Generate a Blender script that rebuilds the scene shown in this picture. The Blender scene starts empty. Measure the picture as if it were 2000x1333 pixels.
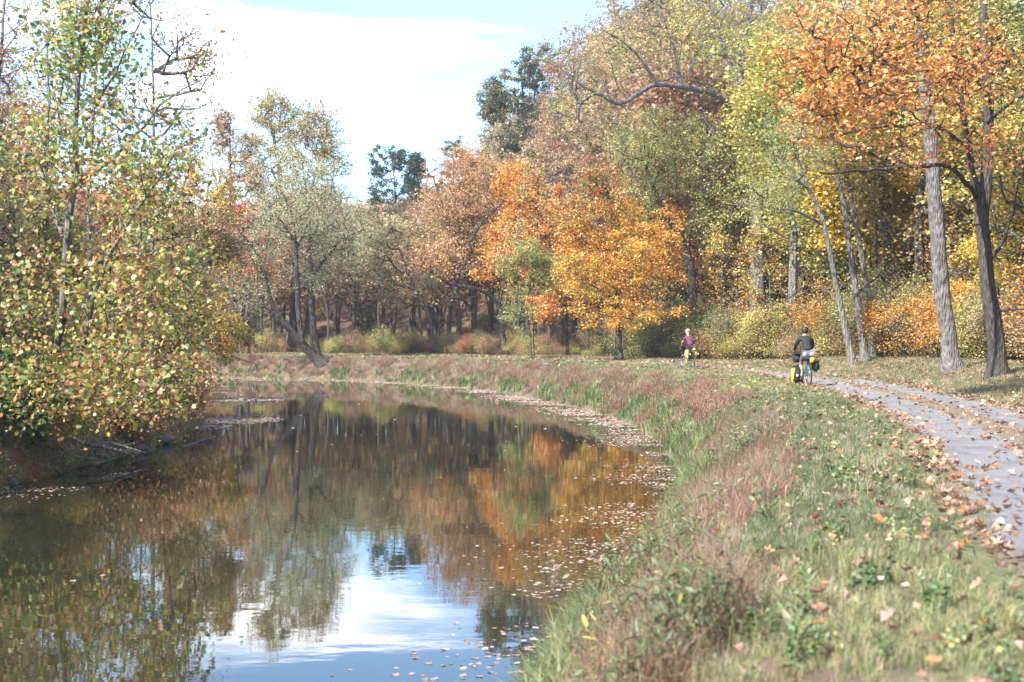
import bpy, bmesh, math, random
import numpy as np
from mathutils import Vector, Matrix

# ------------------------------------------------------------------ camera, sky, sun, exposure
scene = bpy.context.scene
COL = scene.collection
F = 2778.0            # focal length in photo pixels (50 mm on a 36 mm frame, 2000 px wide)
HZ = 655.0            # horizon row
CAMZ = 1.5
cam_d = bpy.data.cameras.new("camera")
cam = bpy.data.objects.new("camera", cam_d)
COL.objects.link(cam)
cam.location = (0, 0, CAMZ)
cam.rotation_euler = (math.radians(90) - math.atan((666.5 - HZ) / F), 0, 0)
cam_d.lens = 50
cam_d.sensor_width = 36
cam_d.clip_start = 0.1
cam_d.clip_end = 6000
cam_d.dof.use_dof = True
cam_d.dof.focus_distance = 44
cam_d.dof.aperture_fstop = 2.6
scene.camera = cam

SUN_DIR = Vector((-0.70, -0.71, 0.0)).normalized()
SUN_EL = math.radians(41)
SUN_VEC = Vector((SUN_DIR.x * math.cos(SUN_EL), SUN_DIR.y * math.cos(SUN_EL), math.sin(SUN_EL)))
world = bpy.data.worlds.new("World")
scene.world = world
world.use_nodes = True
nt = world.node_tree
nt.nodes.clear()
N = nt.nodes.new
L = nt.links.new
out = N('ShaderNodeOutputWorld')
bg = N('ShaderNodeBackground')
sky = N('ShaderNodeTexSky')
sky.sky_type = 'NISHITA'
sky.sun_disc = False
sky.sun_elevation = SUN_EL
sky.sun_rotation = math.atan2(SUN_VEC.x, SUN_VEC.y)
sky.air_density = 1.0
sky.dust_density = 0.3
sky.ozone_density = 1.5
bg.inputs['Strength'].default_value = 0.15
tc = N('ShaderNodeTexCoord')
mp = N('ShaderNodeMapping')
mp.inputs['Scale'].default_value = (1.0, 1.0, 3.2)
mp.inputs['Location'].default_value = (0.35, 0.1, 0.42)
nz = N('ShaderNodeTexNoise')
nz.inputs['Scale'].default_value = 3.0
nz.inputs['Detail'].default_value = 7
nz.inputs['Roughness'].default_value = 0.52
nz.inputs['Distortion'].default_value = 0.9
ramp = N('ShaderNodeValToRGB')
ramp.color_ramp.elements[0].position = 0.56
ramp.color_ramp.elements[1].position = 0.72
L(tc.outputs['Generated'], mp.inputs['Vector'])
L(mp.outputs['Vector'], nz.inputs['Vector'])
# one broad cloud bank low over the far end of the canal
sub = N('ShaderNodeVectorMath'); sub.operation = 'SUBTRACT'
sub.inputs[1].default_value = Vector((-0.115, 0.97, 0.185)).normalized()
L(tc.outputs['Generated'], sub.inputs[0])
scl = N('ShaderNodeVectorMath'); scl.operation = 'MULTIPLY'
scl.inputs[1].default_value = (5.6, 1.0, 15.5)
L(sub.outputs[0], scl.inputs[0])
ln = N('ShaderNodeVectorMath'); ln.operation = 'LENGTH'
L(scl.outputs[0], ln.inputs[0])
blob = N('ShaderNodeMapRange')
blob.inputs['From Min'].default_value = 0.15
blob.inputs['From Max'].default_value = 0.95
blob.inputs['To Min'].default_value = 0.23
blob.inputs['To Max'].default_value = 0.0
L(ln.outputs['Value'], blob.inputs['Value'])
addc = N('ShaderNodeMath'); addc.operation = 'ADD'
L(nz.outputs[0], addc.inputs[0]); L(blob.outputs[0], addc.inputs[1])
L(addc.outputs[0], ramp.inputs['Fac'])
mix = N('ShaderNodeMix'); mix.data_type = 'RGBA'
mix.inputs['B'].default_value = (11.5, 11.5, 12.2, 1)
L(ramp.outputs['Color'], mix.inputs['Factor'])
skm = N('ShaderNodeVectorMath'); skm.operation = 'MULTIPLY'
skm.inputs[1].default_value = (0.78, 0.98, 1.16)
L(sky.outputs['Color'], skm.inputs[0])
L(skm.outputs[0], mix.inputs['A'])
L(mix.outputs['Result'], bg.inputs['Color'])
L(bg.outputs[0], out.inputs['Surface'])

sl = bpy.data.lights.new("sun", 'SUN')
sl.energy = 5.0
sl.angle = math.radians(0.6)
sl.color = (1.0, 0.955, 0.88)
sun = bpy.data.objects.new("sun", sl)
COL.objects.link(sun)
sun.rotation_euler = (-SUN_VEC).to_track_quat('-Z', 'Y').to_euler()
sun.location = (0, 0, 60)

scene.view_settings.view_transform = 'Standard'
scene.view_settings.look = 'None'
scene.view_settings.gamma = 1
scene.view_settings.use_curve_mapping = False
scene.view_settings.exposure = 1.38
scene.render.engine = 'CYCLES'
scene.cycles.max_bounces = 7
scene.cycles.diffuse_bounces = 3
scene.cycles.transmission_bounces = 5
scene.cycles.transparent_max_bounces = 4
scene.cycles.sample_clamp_indirect = 6
scene.cycles.caustics_reflective = False
scene.cycles.caustics_refractive = False

rng = np.random.default_rng(11)
random.seed(11)

# ------------------------------------------------------------------ helpers
def tag(o, label=None, cat=None, group=None, kind=None):
    if label: o['label'] = label
    if cat: o['category'] = cat
    if group: o['group'] = group
    if kind: o['kind'] = kind
    return o

def link(name, me, parent=None, mat=None, loc=None):
    o = bpy.data.objects.new(name, me)
    COL.objects.link(o)
    if parent is not None: o.parent = parent
    if loc is not None: o.location = loc
    if mat is not None and me is not None and len(me.materials) == 0: me.materials.append(mat)
    return o

def empty(name, loc, rz=0):
    o = bpy.data.objects.new(name, None)
    COL.objects.link(o)
    o.location = loc
    o.rotation_euler = (0, 0, rz)
    o.empty_display_size = 0.3
    return o

def fast_mesh(name, V, faces, nper, smooth=False, fcol=None):
    """faces: flat index array, nper: array or int of verts per face"""
    me = bpy.data.meshes.new(name)
    V = np.asarray(V, dtype=np.float32).reshape(-1, 3)
    faces = np.asarray(faces, dtype=np.int32).ravel()
    if np.isscalar(nper):
        nf = len(faces) // nper
        nper = np.full(nf, nper, dtype=np.int32)
    nper = np.asarray(nper, dtype=np.int32)
    nf = len(nper)
    me.vertices.add(len(V)); me.vertices.foreach_set('co', V.ravel())
    me.loops.add(len(faces)); me.loops.foreach_set('vertex_index', faces)
    me.polygons.add(nf)
    starts = np.zeros(nf, dtype=np.int32); starts[1:] = np.cumsum(nper)[:-1]
    me.polygons.foreach_set('loop_start', starts)
    me.polygons.foreach_set('use_smooth', np.full(nf, smooth, dtype=bool))
    me.update(calc_edges=True)
    if fcol is not None:
        a = me.attributes.new('col', 'FLOAT_COLOR', 'FACE')
        c = np.ones((nf, 4), dtype=np.float32); c[:, :3] = fcol
        a.data.foreach_set('color', c.ravel())
    return me

def new_mat(name):
    m = bpy.data.materials.new(name)
    m.use_nodes = True
    m.node_tree.nodes.clear()
    return m, m.node_tree.nodes.new, m.node_tree.links.new

def simple_mat(name, col, rough=0.6, metal=0.0, noise=0.0, nscale=8.0):
    m, N, L = new_mat(name)
    o = N('ShaderNodeOutputMaterial'); p = N('ShaderNodeBsdfPrincipled')
    p.inputs['Roughness'].default_value = rough
    p.inputs['Metallic'].default_value = metal
    p.inputs['Base Color'].default_value = (*col, 1)
    if noise > 0:
        t = N('ShaderNodeTexCoord'); n = N('ShaderNodeTexNoise'); n.inputs['Scale'].default_value = nscale
        n.inputs['Detail'].default_value = 5
        L(t.outputs['Object'], n.inputs['Vector'])
        r = N('ShaderNodeMapRange'); r.inputs['To Min'].default_value = 1 - noise; r.inputs['To Max'].default_value = 1 + noise
        L(n.outputs[0], r.inputs['Value'])
        v = N('ShaderNodeVectorMath'); v.operation = 'SCALE'; v.inputs[0].default_value = col
        L(r.outputs[0], v.inputs['Scale']); L(v.outputs[0], p.inputs['Base Color'])
        b = N('ShaderNodeBump'); b.inputs['Strength'].default_value = 0.3; b.inputs['Distance'].default_value = 0.01
        L(n.outputs[0], b.inputs['Height']); L(b.outputs[0], p.inputs['Normal'])
    L(p.outputs[0], o.inputs['Surface'])
    return m

def leaf_mat(name, attr='GEOMETRY', trans=0.46, gloss=0.05):
    m, N, L = new_mat(name)
    o = N('ShaderNodeOutputMaterial')
    a = N('ShaderNodeAttribute'); a.attribute_name = 'col'; a.attribute_type = 'GEOMETRY'
    col = a.outputs['Color']
    if attr == 'INSTANCER':
        b = N('ShaderNodeAttribute'); b.attribute_name = 'tint'; b.attribute_type = 'INSTANCER'
        v = N('ShaderNodeVectorMath'); v.operation = 'MULTIPLY'
        L(a.outputs['Color'], v.inputs[0]); L(b.outputs['Color'], v.inputs[1]); col = v.outputs[0]
    d = N('ShaderNodeBsdfDiffuse'); t = N('ShaderNodeBsdfTranslucent'); g = N('ShaderNodeBsdfGlossy')
    g.inputs['Roughness'].default_value = 0.5
    g.inputs['Color'].default_value = (0.8, 0.85, 0.9, 1)
    L(col, d.inputs['Color']); L(col, t.inputs['Color'])
    x = N('ShaderNodeMixShader'); x.inputs[0].default_value = trans
    L(d.outputs[0], x.inputs[1]); L(t.outputs[0], x.inputs[2])
    y = N('ShaderNodeMixShader'); y.inputs[0].default_value = gloss
    L(x.outputs[0], y.inputs[1]); L(g.outputs[0], y.inputs[2])
    L(y.outputs[0], o.inputs['Surface'])
    return m

def bark_mat(name, c1, c2, scale=6.0, patch=False, c3=None):
    m, N, L = new_mat(name)
    o = N('ShaderNodeOutputMaterial'); p = N('ShaderNodeBsdfPrincipled'); p.inputs['Roughness'].default_value = 0.85
    t = N('ShaderNodeTexCoord'); mp = N('ShaderNodeMapping'); mp.inputs['Scale'].default_value = (1, 1, 0.22)
    L(t.outputs['Object'], mp.inputs['Vector'])
    n = N('ShaderNodeTexNoise'); n.inputs['Scale'].default_value = scale * 2; n.inputs['Detail'].default_value = 8
    n.inputs['Roughness'].default_value = 0.7
    L(mp.outputs[0], n.inputs['Vector'])
    r = N('ShaderNodeValToRGB')
    r.color_ramp.elements[0].position = 0.38; r.color_ramp.elements[1].position = 0.62
    r.color_ramp.elements[0].color = (*c1, 1); r.color_ramp.elements[1].color = (*c2, 1)
    L(n.outputs[0], r.inputs['Fac'])
    col = r.outputs['Color']
    if patch:
        n2 = N('ShaderNodeTexNoise'); n2.inputs['Scale'].default_value = 5.0; n2.inputs['Detail'].default_value = 6
        L(t.outputs['Object'], n2.inputs['Vector'])
        r2 = N('ShaderNodeValToRGB'); r2.color_ramp.elements[0].position = 0.46; r2.color_ramp.elements[1].position = 0.62
        L(n2.outputs[0], r2.inputs['Fac'])
        mx = N('ShaderNodeMix'); mx.data_type = 'RGBA'; mx.inputs['B'].default_value = (*c3, 1)
        L(r2.outputs['Color'], mx.inputs['Factor']); L(col, mx.inputs['A']); col = mx.outputs['Result']
    w = N('ShaderNodeTexVoronoi'); w.inputs['Scale'].default_value = scale * 3
    L(mp.outputs[0], w.inputs['Vector'])
    ad = N('ShaderNodeMath'); ad.operation = 'ADD'
    L(n.outputs[0], ad.inputs[0]); L(w.outputs['Distance'], ad.inputs[1])
    b = N('ShaderNodeBump'); b.inputs['Strength'].default_value = 1.0; b.inputs['Distance'].default_value = 0.08
    L(ad.outputs[0], b.inputs['Height']); L(b.outputs[0], p.inputs['Normal'])
    L(col, p.inputs['Base Color']); L(p.outputs[0], o.inputs['Surface'])
    return m

LEAF = leaf_mat('leaf_tissue')
LEAF_I = leaf_mat('leaf_tissue_scattered', 'INSTANCER')
GRASS_I = leaf_mat('grass_blade', 'INSTANCER', 0.35, 0.04)
LITTER_I = leaf_mat('dry_leaf', 'INSTANCER', 0.12, 0.05)
BARK_DARK = bark_mat('bark_dark', (0.035, 0.028, 0.022), (0.11, 0.09, 0.075))
BARK_MID = bark_mat('bark_brown', (0.05, 0.042, 0.036), (0.15, 0.125, 0.105))
BARK_GREY = bark_mat('bark_grey', (0.09, 0.082, 0.07), (0.25, 0.23, 0.20), 5)
BARK_SYC = bark_mat('bark_mottled', (0.08, 0.068, 0.062), (0.19, 0.165, 0.15), 6, True, (0.23, 0.21, 0.20))

# ------------------------------------------------------------------ plan of the place
def catmull(P, n=8):
    P = [np.array(p, float) for p in P]
    P = [2 * P[0] - P[1]] + P + [2 * P[-1] - P[-2]]
    o = []
    for i in range(1, len(P) - 2):
        for k in range(n):
            t = k / n
            a, b, c, d = P[i - 1], P[i], P[i + 1], P[i + 2]
            o.append(0.5 * ((2 * b) + (c - a) * t + (2 * a - 5 * b + 4 * c - d) * t * t + (3 * b - 3 * c + d - a) * t ** 3))
    o.append(P[-2])
    return np.array(o)

SHORE_R = catmull([(-4.5, -40), (-3.0, -15), (-1.5, 0), (-0.5, 8), (0.35, 12.3), (1.04, 14.5), (1.8, 18.7), (3.0, 25.6), (3.9, 34),
                   (4.2, 45), (3.0, 57.5), (-0.9, 75.8), (-4.3, 84), (-8.7, 92.0), (-14.4, 97.5), (-23, 101), (-42, 104), (-90, 108), (-160, 120)])
SHORE_L = catmull([(-13.5, -40), (-11, -15), (-9.6, 5), (-9.5, 15), (-9.8, 25), (-9.75, 33), (-9.6, 42), (-11.3, 52), (-13.7, 62), (-17.5, 74),
                   (-23, 82), (-32, 86), (-50, 88), (-90, 91), (-160, 102)])
PATH_L = catmull([(-1.0, -40), (1.2, -15), (2.45, 0), (2.85, 5), (3.42, 9.6), (4.05, 12.6), (5.2, 17), (6.65, 23.8), (7.8, 30.9), (8.9, 40.9),
                  (9.55, 52), (9.3, 61), (8.0, 70), (5.0, 80), (0.5, 89.5), (-6, 98), (-15, 104), (-24, 107), (-42, 110), (-90, 114), (-160, 126)])

def sdist(x, y, C):
    """signed distance to polyline, positive to the right of its direction; also arc param"""
    x = np.asarray(x, float).ravel(); y = np.asarray(y, float).ravel()
    A = C[:-1]; B = C[1:]
    best = np.full(x.shape, 1e18); sg = np.ones(x.shape)
    for a, b in zip(A, B):
        d = b - a; l2 = d @ d
        t = np.clip(((x - a[0]) * d[0] + (y - a[1]) * d[1]) / l2, 0, 1)
        ex = x - (a[0] + t * d[0]); ey = y - (a[1] + t * d[1])
        q = ex * ex + ey * ey
        m = q < best - 1e-9
        best[m] = q[m]
        cr = d[0] * ey - d[1] * ex
        sg[m] = np.where(cr[m] > 0, -1, 1)
    return np.sqrt(best) * sg

def vnoise(x, y, s=1.0, seed=0):
    x = np.asarray(x, float) / s + seed * 17.3; y = np.asarray(y, float) / s + seed * 7.7
    xi = np.floor(x).astype(np.int64); yi = np.floor(y).astype(np.int64)
    fx = x - xi; fy = y - yi
    fx = fx * fx * (3 - 2 * fx); fy = fy * fy * (3 - 2 * fy)
    def h(a, b):
        n = (a * 374761393 + b * 668265263) & 0x7fffffff
        n = ((n ^ (n >> 13)) * 1274126177) & 0x7fffffff
        return ((n ^ (n >> 16)) & 0xffff) / 65535.0
    return (h(xi, yi) * (1 - fx) + h(xi + 1, yi) * fx) * (1 - fy) + (h(xi, yi + 1) * (1 - fx) + h(xi + 1, yi + 1) * fx) * fy

def sstep(t):
    t = np.clip(t, 0, 1); return t * t * (3 - 2 * t)

WATER = -1.5
def ground(x, y, full=False):
    shp = np.shape(x)
    x = np.asarray(x, float).ravel(); y = np.asarray(y, float).ravel()
    sR = sdist(x, y, SHORE_R); sL = -sdist(x, y, SHORE_L)
    jit = (vnoise(x, y, 1.3, 3) - 0.5) * 0.25
    r = np.interp(sR + jit * (sR < 2.5), [-4, -1.5, 0, 0.3, 0.8, 1.6, 2.6, 6.6, 9, 14], [-2.9, -2.1, -1.54, -1.2, -0.75, -0.22, 0, 0, 0.06, 0.0])
    l = np.interp(sL + jit * 2, [-4, -1.5, 0, 0.5, 2, 5, 12], [-2.9, -2.1, -1.54, -1.15, -0.7, -0.35, 0.2])
    z = np.where(sR > -3.9, r, -2.9)
    z = np.maximum(z, np.where(sL > -3.9, l, -2.9))
    rough = (vnoise(x, y, 0.5, 1) - 0.5) * 0.05 + (vnoise(x, y, 2.2, 2) - 0.5) * 0.1
    sP = sdist(x, y, PATH_L)
    onpath = (sP > -0.35) & (sP < 2.9)
    z = z + rough * np.where(onpath, 0.0, 1.0) * sstep((np.abs(sP - 1.25) - 1.25) / 1.2)
    z = np.where(onpath, z - 0.03, z)
    z = z + 0.5 * sstep((sP - 2.8) / 5.0) * sstep((82 - y) / 20)
    hill = 25 * sstep((y - 122) / 75) * sstep((x + 24) / 46) + 7 * sstep((y - 135) / 60) * sstep((-x - 5) / 20 + 1)
    hill = np.maximum(hill, 26 * sstep((x - 42) / 70) * sstep((y + 30) / 60))
    hill = np.maximum(hill, 14 * sstep((-x - 55) / 60))
    z = z + hill * (1 + 0.1 * (vnoise(x, y, 18, 5) - 0.5))
    if full: return z.reshape(shp), sR.reshape(shp), sL.reshape(shp), sP.reshape(shp)
    return z.reshape(shp)

def G(x, y): return float(ground(np.array([x]), np.array([y]))[0])
def W(px, py, d): return np.array([(px - 1000) / F * d, d, CAMZ + (HZ - py) / F * d])

# ------------------------------------------------------------------ terrain, path, water
def axis(segs):
    a = []
    for lo, hi, st in segs: a += list(np.arange(lo, hi, st))
    a.append(segs[-1][1])
    return np.array(a)
xs = axis([(-1500, -300, 150), (-300, -100, 20), (-100, -40, 5), (-40, -25, 1.2), (-25, 13, 0.36), (13, 40, 1.5), (40, 120, 6), (120, 300, 20), (300, 1500, 150)])
ys = axis([(-200, -50, 25), (-50, 0, 3), (0, 50, 0.36), (50, 112, 0.55), (112, 160, 2.5), (160, 320, 10), (320, 2400, 130)])
X, Y = np.meshgrid(xs, ys)
Z, sR, sL, sP = ground(X, Y, True)
V = np.stack([X, Y, Z], -1).reshape(-1, 3)
nx, ny = len(xs), len(ys)
i0 = (np.arange(ny - 1)[:, None] * nx + np.arange(nx - 1)[None, :]).ravel()
FQ = np.stack([i0, i0 + 1, i0 + 1 + nx, i0 + nx], -1)
me = fast_mesh('ground', V, FQ, 4, True)
def vcol(me, name, vals):
    a = me.attributes.new(name, 'FLOAT', 'POINT'); a.data.foreach_set('value', np.asarray(vals, np.float32).ravel())
# litter amount: woodland floor versus grass
wood = np.maximum(sstep((sP - 4.5) / 2.0), sstep(sL / 1.5))
bank = sstep((sR + .2) / .4) * (1 - sstep((sR - 2.0) / 1.2)) * (sP < 0)
vcol(me, 'wood', wood); vcol(me, 'bank', bank)
m, N, L = new_mat('soil_and_turf')
o = N('ShaderNodeOutputMaterial'); p = N('ShaderNodeBsdfPrincipled'); p.inputs['Roughness'].default_value = 0.95
t = N('ShaderNodeTexCoord')
def noise(N, L, t, sc, det=6, rough=0.6):
    n = N('ShaderNodeTexNoise'); n.inputs['Scale'].default_value = sc; n.inputs['Detail'].default_value = det; n.inputs['Roughness'].default_value = rough
    L(t.outputs['Object'], n.inputs['Vector']); return n
def ramp2(N, L, src, stops):
    r = N('ShaderNodeValToRGB')
    e = r.color_ramp.elements
    while len(e) < len(stops): e.new(0.5)
    for k, (q, c) in enumerate(stops): e[k].position = q; e[k].color = (*c, 1)
    L(src, r.inputs['Fac']); return r
n1 = noise(N, L, t, 3.0, 9, 0.75)
n2 = noise(N, L, t, 0.7, 5)
rg = ramp2(N, L, n1.outputs[0], [(0.3, (0.055, 0.065, 0.02)), (0.5, (0.10, 0.12, 0.04)), (0.62, (0.20, 0.17, 0.08)), (0.75, (0.27, 0.16, 0.09))])
rw = ramp2(N, L, n1.outputs[0], [(0.3, (0.05, 0.035, 0.022)), (0.5, (0.14, 0.09, 0.045)), (0.62, (0.28, 0.16, 0.07)), (0.75, (0.36, 0.24, 0.13))])
rb = ramp2(N, L, n1.outputs[0], [(0.3, (0.05, 0.035, 0.03)), (0.5, (0.12, 0.075, 0.05)), (0.7, (0.22, 0.13, 0.09))])
aw = N('ShaderNodeAttribute'); aw.attribute_name = 'wood'
ab = N('ShaderNodeAttribute'); ab.attribute_name = 'bank'
m1 = N('ShaderNodeMix'); m1.data_type = 'RGBA'; L(aw.outputs['Fac'], m1.inputs['Factor']); L(rg.outputs[0], m1.inputs['A']); L(rw.outputs[0], m1.inputs['B'])
m2 = N('ShaderNodeMix'); m2.data_type = 'RGBA'; L(ab.outputs['Fac'], m2.inputs['Factor']); L(m1.outputs['Result'], m2.inputs['A']); L(rb.outputs[0], m2.inputs['B'])
L(m2.outputs['Result'], p.inputs['Base Color'])
b = N('ShaderNodeBump'); b.inputs['Strength'].default_value = 0.7; b.inputs['Distance'].default_value = 0.05
L(n1.outputs[0], b.inputs['Height']); L(b.outputs[0], p.inputs['Normal']); L(p.outputs[0], o.inputs['Surface'])
g = link('ground', me, mat=m); tag(g, kind='structure')

# towpath: one strip with two worn wheel tracks
def offset_curve(C, d):
    T = np.gradient(C, axis=0); T /= np.linalg.norm(T, axis=1)[:, None]
    Nn = np.stack([T[:, 1], -T[:, 0]], -1)
    return C + Nn * d
PL = catmull(list(PATH_L[::1]), 3)
offs = np.array([-0.25, -0.05, 0.1, 0.3, 0.5, 0.75, 0.95, 1.1, 1.3, 1.5, 1.65, 1.85, 2.1, 2.3, 2.5, 2.65, 2.85])
prof = np.interp(offs, [-0.25, -0.05, 0.1, 0.5, 0.95, 1.1, 1.3, 1.5, 1.65, 2.05, 2.5, 2.65, 2.85], [-0.06, -0.01, 0.005, -0.015, 0.0, 0.025, 0.035, 0.025, 0.0, -0.015, 0.005, -0.01, -0.06])
rows = []
for of, pz in zip(offs, prof):
    c = offset_curve(PL, of)
    rows.append(np.column_stack([c, np.full(len(c), pz) + (vnoise(c[:, 0], c[:, 1], 0.6, 9) - .5) * 0.005]))
rows = np.array(rows); no, npnt = rows.shape[:2]
i0 = (np.arange(no - 1)[:, None] * npnt + np.arange(npnt - 1)[None, :]).ravel()
me = fast_mesh('towpath', rows.reshape(-1, 3), np.stack([i0, i0 + npnt, i0 + npnt + 1, i0 + 1], -1), 4, True)
u = np.repeat(offs, npnt); vcol(me, 'across', u)
m, N, L = new_mat('stone_dust')
o = N('ShaderNodeOutputMaterial'); p = N('ShaderNodeBsdfPrincipled'); p.inputs['Roughness'].default_value = 0.92
t = N('ShaderNodeTexCoord')
n1 = noise(N, L, t, 34, 10, 0.85); n2 = noise(N, L, t, 1.7, 8, 0.7)
r1 = ramp2(N, L, n1.outputs[0], [(0.36, (0.09, 0.083, 0.078)), (0.48, (0.22, 0.208, 0.205)), (0.66, (0.34, 0.325, 0.32))])
r2 = ramp2(N, L, n2.outputs[0], [(0.36, (0.62, 0.57, 0.53)), (0.5, (0.92, 0.90, 0.89)), (0.66, (1.05, 1.03, 1.03))])
mu = N('ShaderNodeVectorMath'); mu.operation = 'MULTIPLY'; L(r1.outputs[0], mu.inputs[0]); L(r2.outputs[0], mu.inputs[1])
aa = N('ShaderNodeAttribute'); aa.attribute_name = 'across'
ml = N('ShaderNodeMath'); ml.operation = 'ADD'; sc2 = N('ShaderNodeMath'); sc2.operation = 'MULTIPLY_ADD'; sc2.inputs[1].default_value = 0.5; sc2.inputs[2].default_value = -0.25
L(n2.outputs[0], sc2.inputs[0]); L(aa.outputs['Fac'], ml.inputs[0]); L(sc2.outputs[0], ml.inputs[1])
dv = N('ShaderNodeMath'); dv.operation = 'DIVIDE'; dv.inputs[1].default_value = 3.0; L(ml.outputs[0], dv.inputs[0])
rm = ramp2(N, L, dv.outputs[0], [(0.0, (1, 1, 1)), (0.03, (0, 0, 0)), (0.33, (0, 0, 0)), (0.38, (1, 1, 1)), (0.50, (1, 1, 1)), (0.55, (0, 0, 0)), (0.84, (0, 0, 0)), (0.88, (1, 1, 1))])
rs = ramp2(N, L, n1.outputs[0], [(0.35, (0.10, 0.085, 0.05)), (0.65, (0.25, 0.19, 0.12))])
mx = N('ShaderNodeMix'); mx.data_type = 'RGBA'; L(rm.outputs[0], mx.inputs['Factor']); L(mu.outputs[0], mx.inputs['A']); L(rs.outputs[0], mx.inputs['B'])
L(mx.outputs['Result'], p.inputs['Base Color'])
b = N('ShaderNodeBump'); b.inputs['Strength'].default_value = 0.8; b.inputs['Distance'].default_value = 0.02
L(n1.outputs[0], b.inputs['Height']); L(b.outputs[0], p.inputs['Normal']); L(p.outputs[0], o.inputs['Surface'])
tag(link('path', me, mat=m), kind='structure')

# canal water
wx = np.linspace(-170, 12, 90); wy = np.linspace(-40, 132, 90)
XX, YY = np.meshgrid(wx, wy)
i0 = (np.arange(89)[:, None] * 90 + np.arange(89)[None, :]).ravel()
me = fast_mesh('water', np.stack([XX, YY, np.full_like(XX, WATER)], -1).reshape(-1, 3), np.stack([i0, i0 + 1, i0 + 91, i0 + 90], -1), 4, True)
m, N, L = new_mat('canal_water')
o = N('ShaderNodeOutputMaterial'); p = N('ShaderNodeBsdfPrincipled')
p.inputs['Base Color'].default_value = (0.022, 0.022, 0.011, 1)
p.inputs['Roughness'].default_value = 0.0
p.inputs['IOR'].default_value = 1.40
t = N('ShaderNodeTexCoord')
mp = N('ShaderNodeMapping'); mp.inputs['Scale'].default_value = (0.55, 1.0, 1.0)
L(t.outputs['Object'], mp.inputs['Vector'])
na = N('ShaderNodeTexNoise'); na.inputs['Scale'].default_value = 3.2; na.inputs['Detail'].default_value = 3
nb = N('ShaderNodeTexNoise'); nb.inputs['Scale'].default_value = 0.35; nb.inputs['Detail'].default_value = 2
L(mp.outputs[0], na.inputs['Vector']); L(mp.outputs[0], nb.inputs['Vector'])
ad = N('ShaderNodeMath'); ad.operation = 'MULTIPLY_ADD'; ad.inputs[1].default_value = 3.5
L(nb.outputs[0], ad.inputs[0]); L(na.outputs[0], ad.inputs[2])
b = N('ShaderNodeBump'); b.inputs['Strength'].default_value = 1.0; b.inputs['Distance'].default_value = 0.0011
L(ad.outputs[0], b.inputs['Height']); L(b.outputs[0], p.inputs['Normal']); L(p.outputs[0], o.inputs['Surface'])
tag(link('water', me, mat=m), kind='structure')

# ------------------------------------------------------------------ tree machinery
def tube_mesh_arrays(chains, Vl, Fl, base):
    for P, R, ns in chains:
        n = len(P)
        if n < 2: continue
        T = np.gradient(P, axis=0); T /= (np.linalg.norm(T, axis=1)[:, None] + 1e-9)
        m = T.mean(0)
        ref = np.array([1.0, 0, 0]) if abs(m[0]) < 0.6 else np.array([0, 1.0, 0])
        U = np.cross(T, ref); U /= (np.linalg.norm(U, axis=1)[:, None] + 1e-9)
        Wv = np.cross(T, U)
        a = np.arange(ns) / ns * 2 * np.pi
        ring = P[:, None, :] + R[:, None, None] * (np.cos(a)[None, :, None] * U[:, None, :] + np.sin(a)[None, :, None] * Wv[:, None, :])
        Vl.append(ring.reshape(-1, 3))
        i = np.arange(n - 1)[:, None] * ns; j = np.arange(ns)[None, :]; j2 = (j + 1) % ns
        q = np.stack([i + j, i + j2, i + ns + j2, i + ns + j], -1).reshape(-1, 4) + base
        Fl.append(q)
        base += n * ns
    return base

def tubes(name, chains, smooth=True):
    Vl, Fl = [], []
    tube_mesh_arrays(chains, Vl, Fl, 0)
    if not Vl: return None
    return fast_mesh(name, np.concatenate(Vl), np.concatenate(Fl), 4, smooth)

def smooth_spine(P, step=0.45, wob=0.03, r=None):
    C = catmull(P, 6)
    s = np.r_[0, np.cumsum(np.linalg.norm(np.diff(C, axis=0), axis=1))]
    n = max(3, int(s[-1] / step) + 1)
    q = np.linspace(0, s[-1], n)
    o = np.stack([np.interp(q, s, C[:, k]) for k in range(3)], -1)
    w = (r.random((n, 3)) - 0.5) * 2 * wob
    w[0] = 0
    return o + w

RHOMB = np.array([[0, 0, 0], [-0.36, 0.45, 0.08], [0, 1, 0], [0.36, 0.45, 0.08]])
MAPLE = np.array([[0, 0, 0], [-.38, .05, .05], [-.30, .28, .05], [-.62, .5, .08], [-.30, .55, .04], [-.28, .8, .03], [0, 1.05, -.06],
                  [.28, .8, .03], [.30, .55, .04], [.62, .5, .08], [.30, .28, .05], [.38, .05, .05]])
NARROW = np.array([[0, 0, 0], [-0.14, 0.4, 0.03], [0, 1.15, -.1], [0.14, 0.4, 0.03]])

def leaf_arrays(C, size, col, r, shape=RHOMB, up=0.5, droop=0.0):
    n = len(C)
    nrm = r.normal(size=(n, 3)); nrm[:, 2] = np.abs(nrm[:, 2]) + up * 1.2
    nrm /= np.linalg.norm(nrm, axis=1)[:, None]
    d = r.normal(size=(n, 3)); d[:, 2] -= droop
    d -= (d * nrm).sum(1)[:, None] * nrm
    d /= (np.linalg.norm(d, axis=1)[:, None] + 1e-9)
    s = np.cross(d, nrm)
    sz = size * (0.65 + 0.7 * r.random(n))
    k = len(shape)
    V = C[:, None, :] + sz[:, None, None] * (shape[None, :, 0:1] * s[:, None, :] + (shape[None, :, 1:2] - 0.5) * d[:, None, :] + shape[None, :, 2:3] * nrm[:, None, :])
    return V.reshape(-1, 3), np.arange(n * k), k, col

def pick(pal, n, r):
    w = np.array([p[0] for p in pal], float); w /= w.sum()
    c = np.array([p[1] for p in pal])
    return c[r.choice(len(pal), n, p=w)]

class Tree: pass
DENS = (1.0, 1.0)

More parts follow.
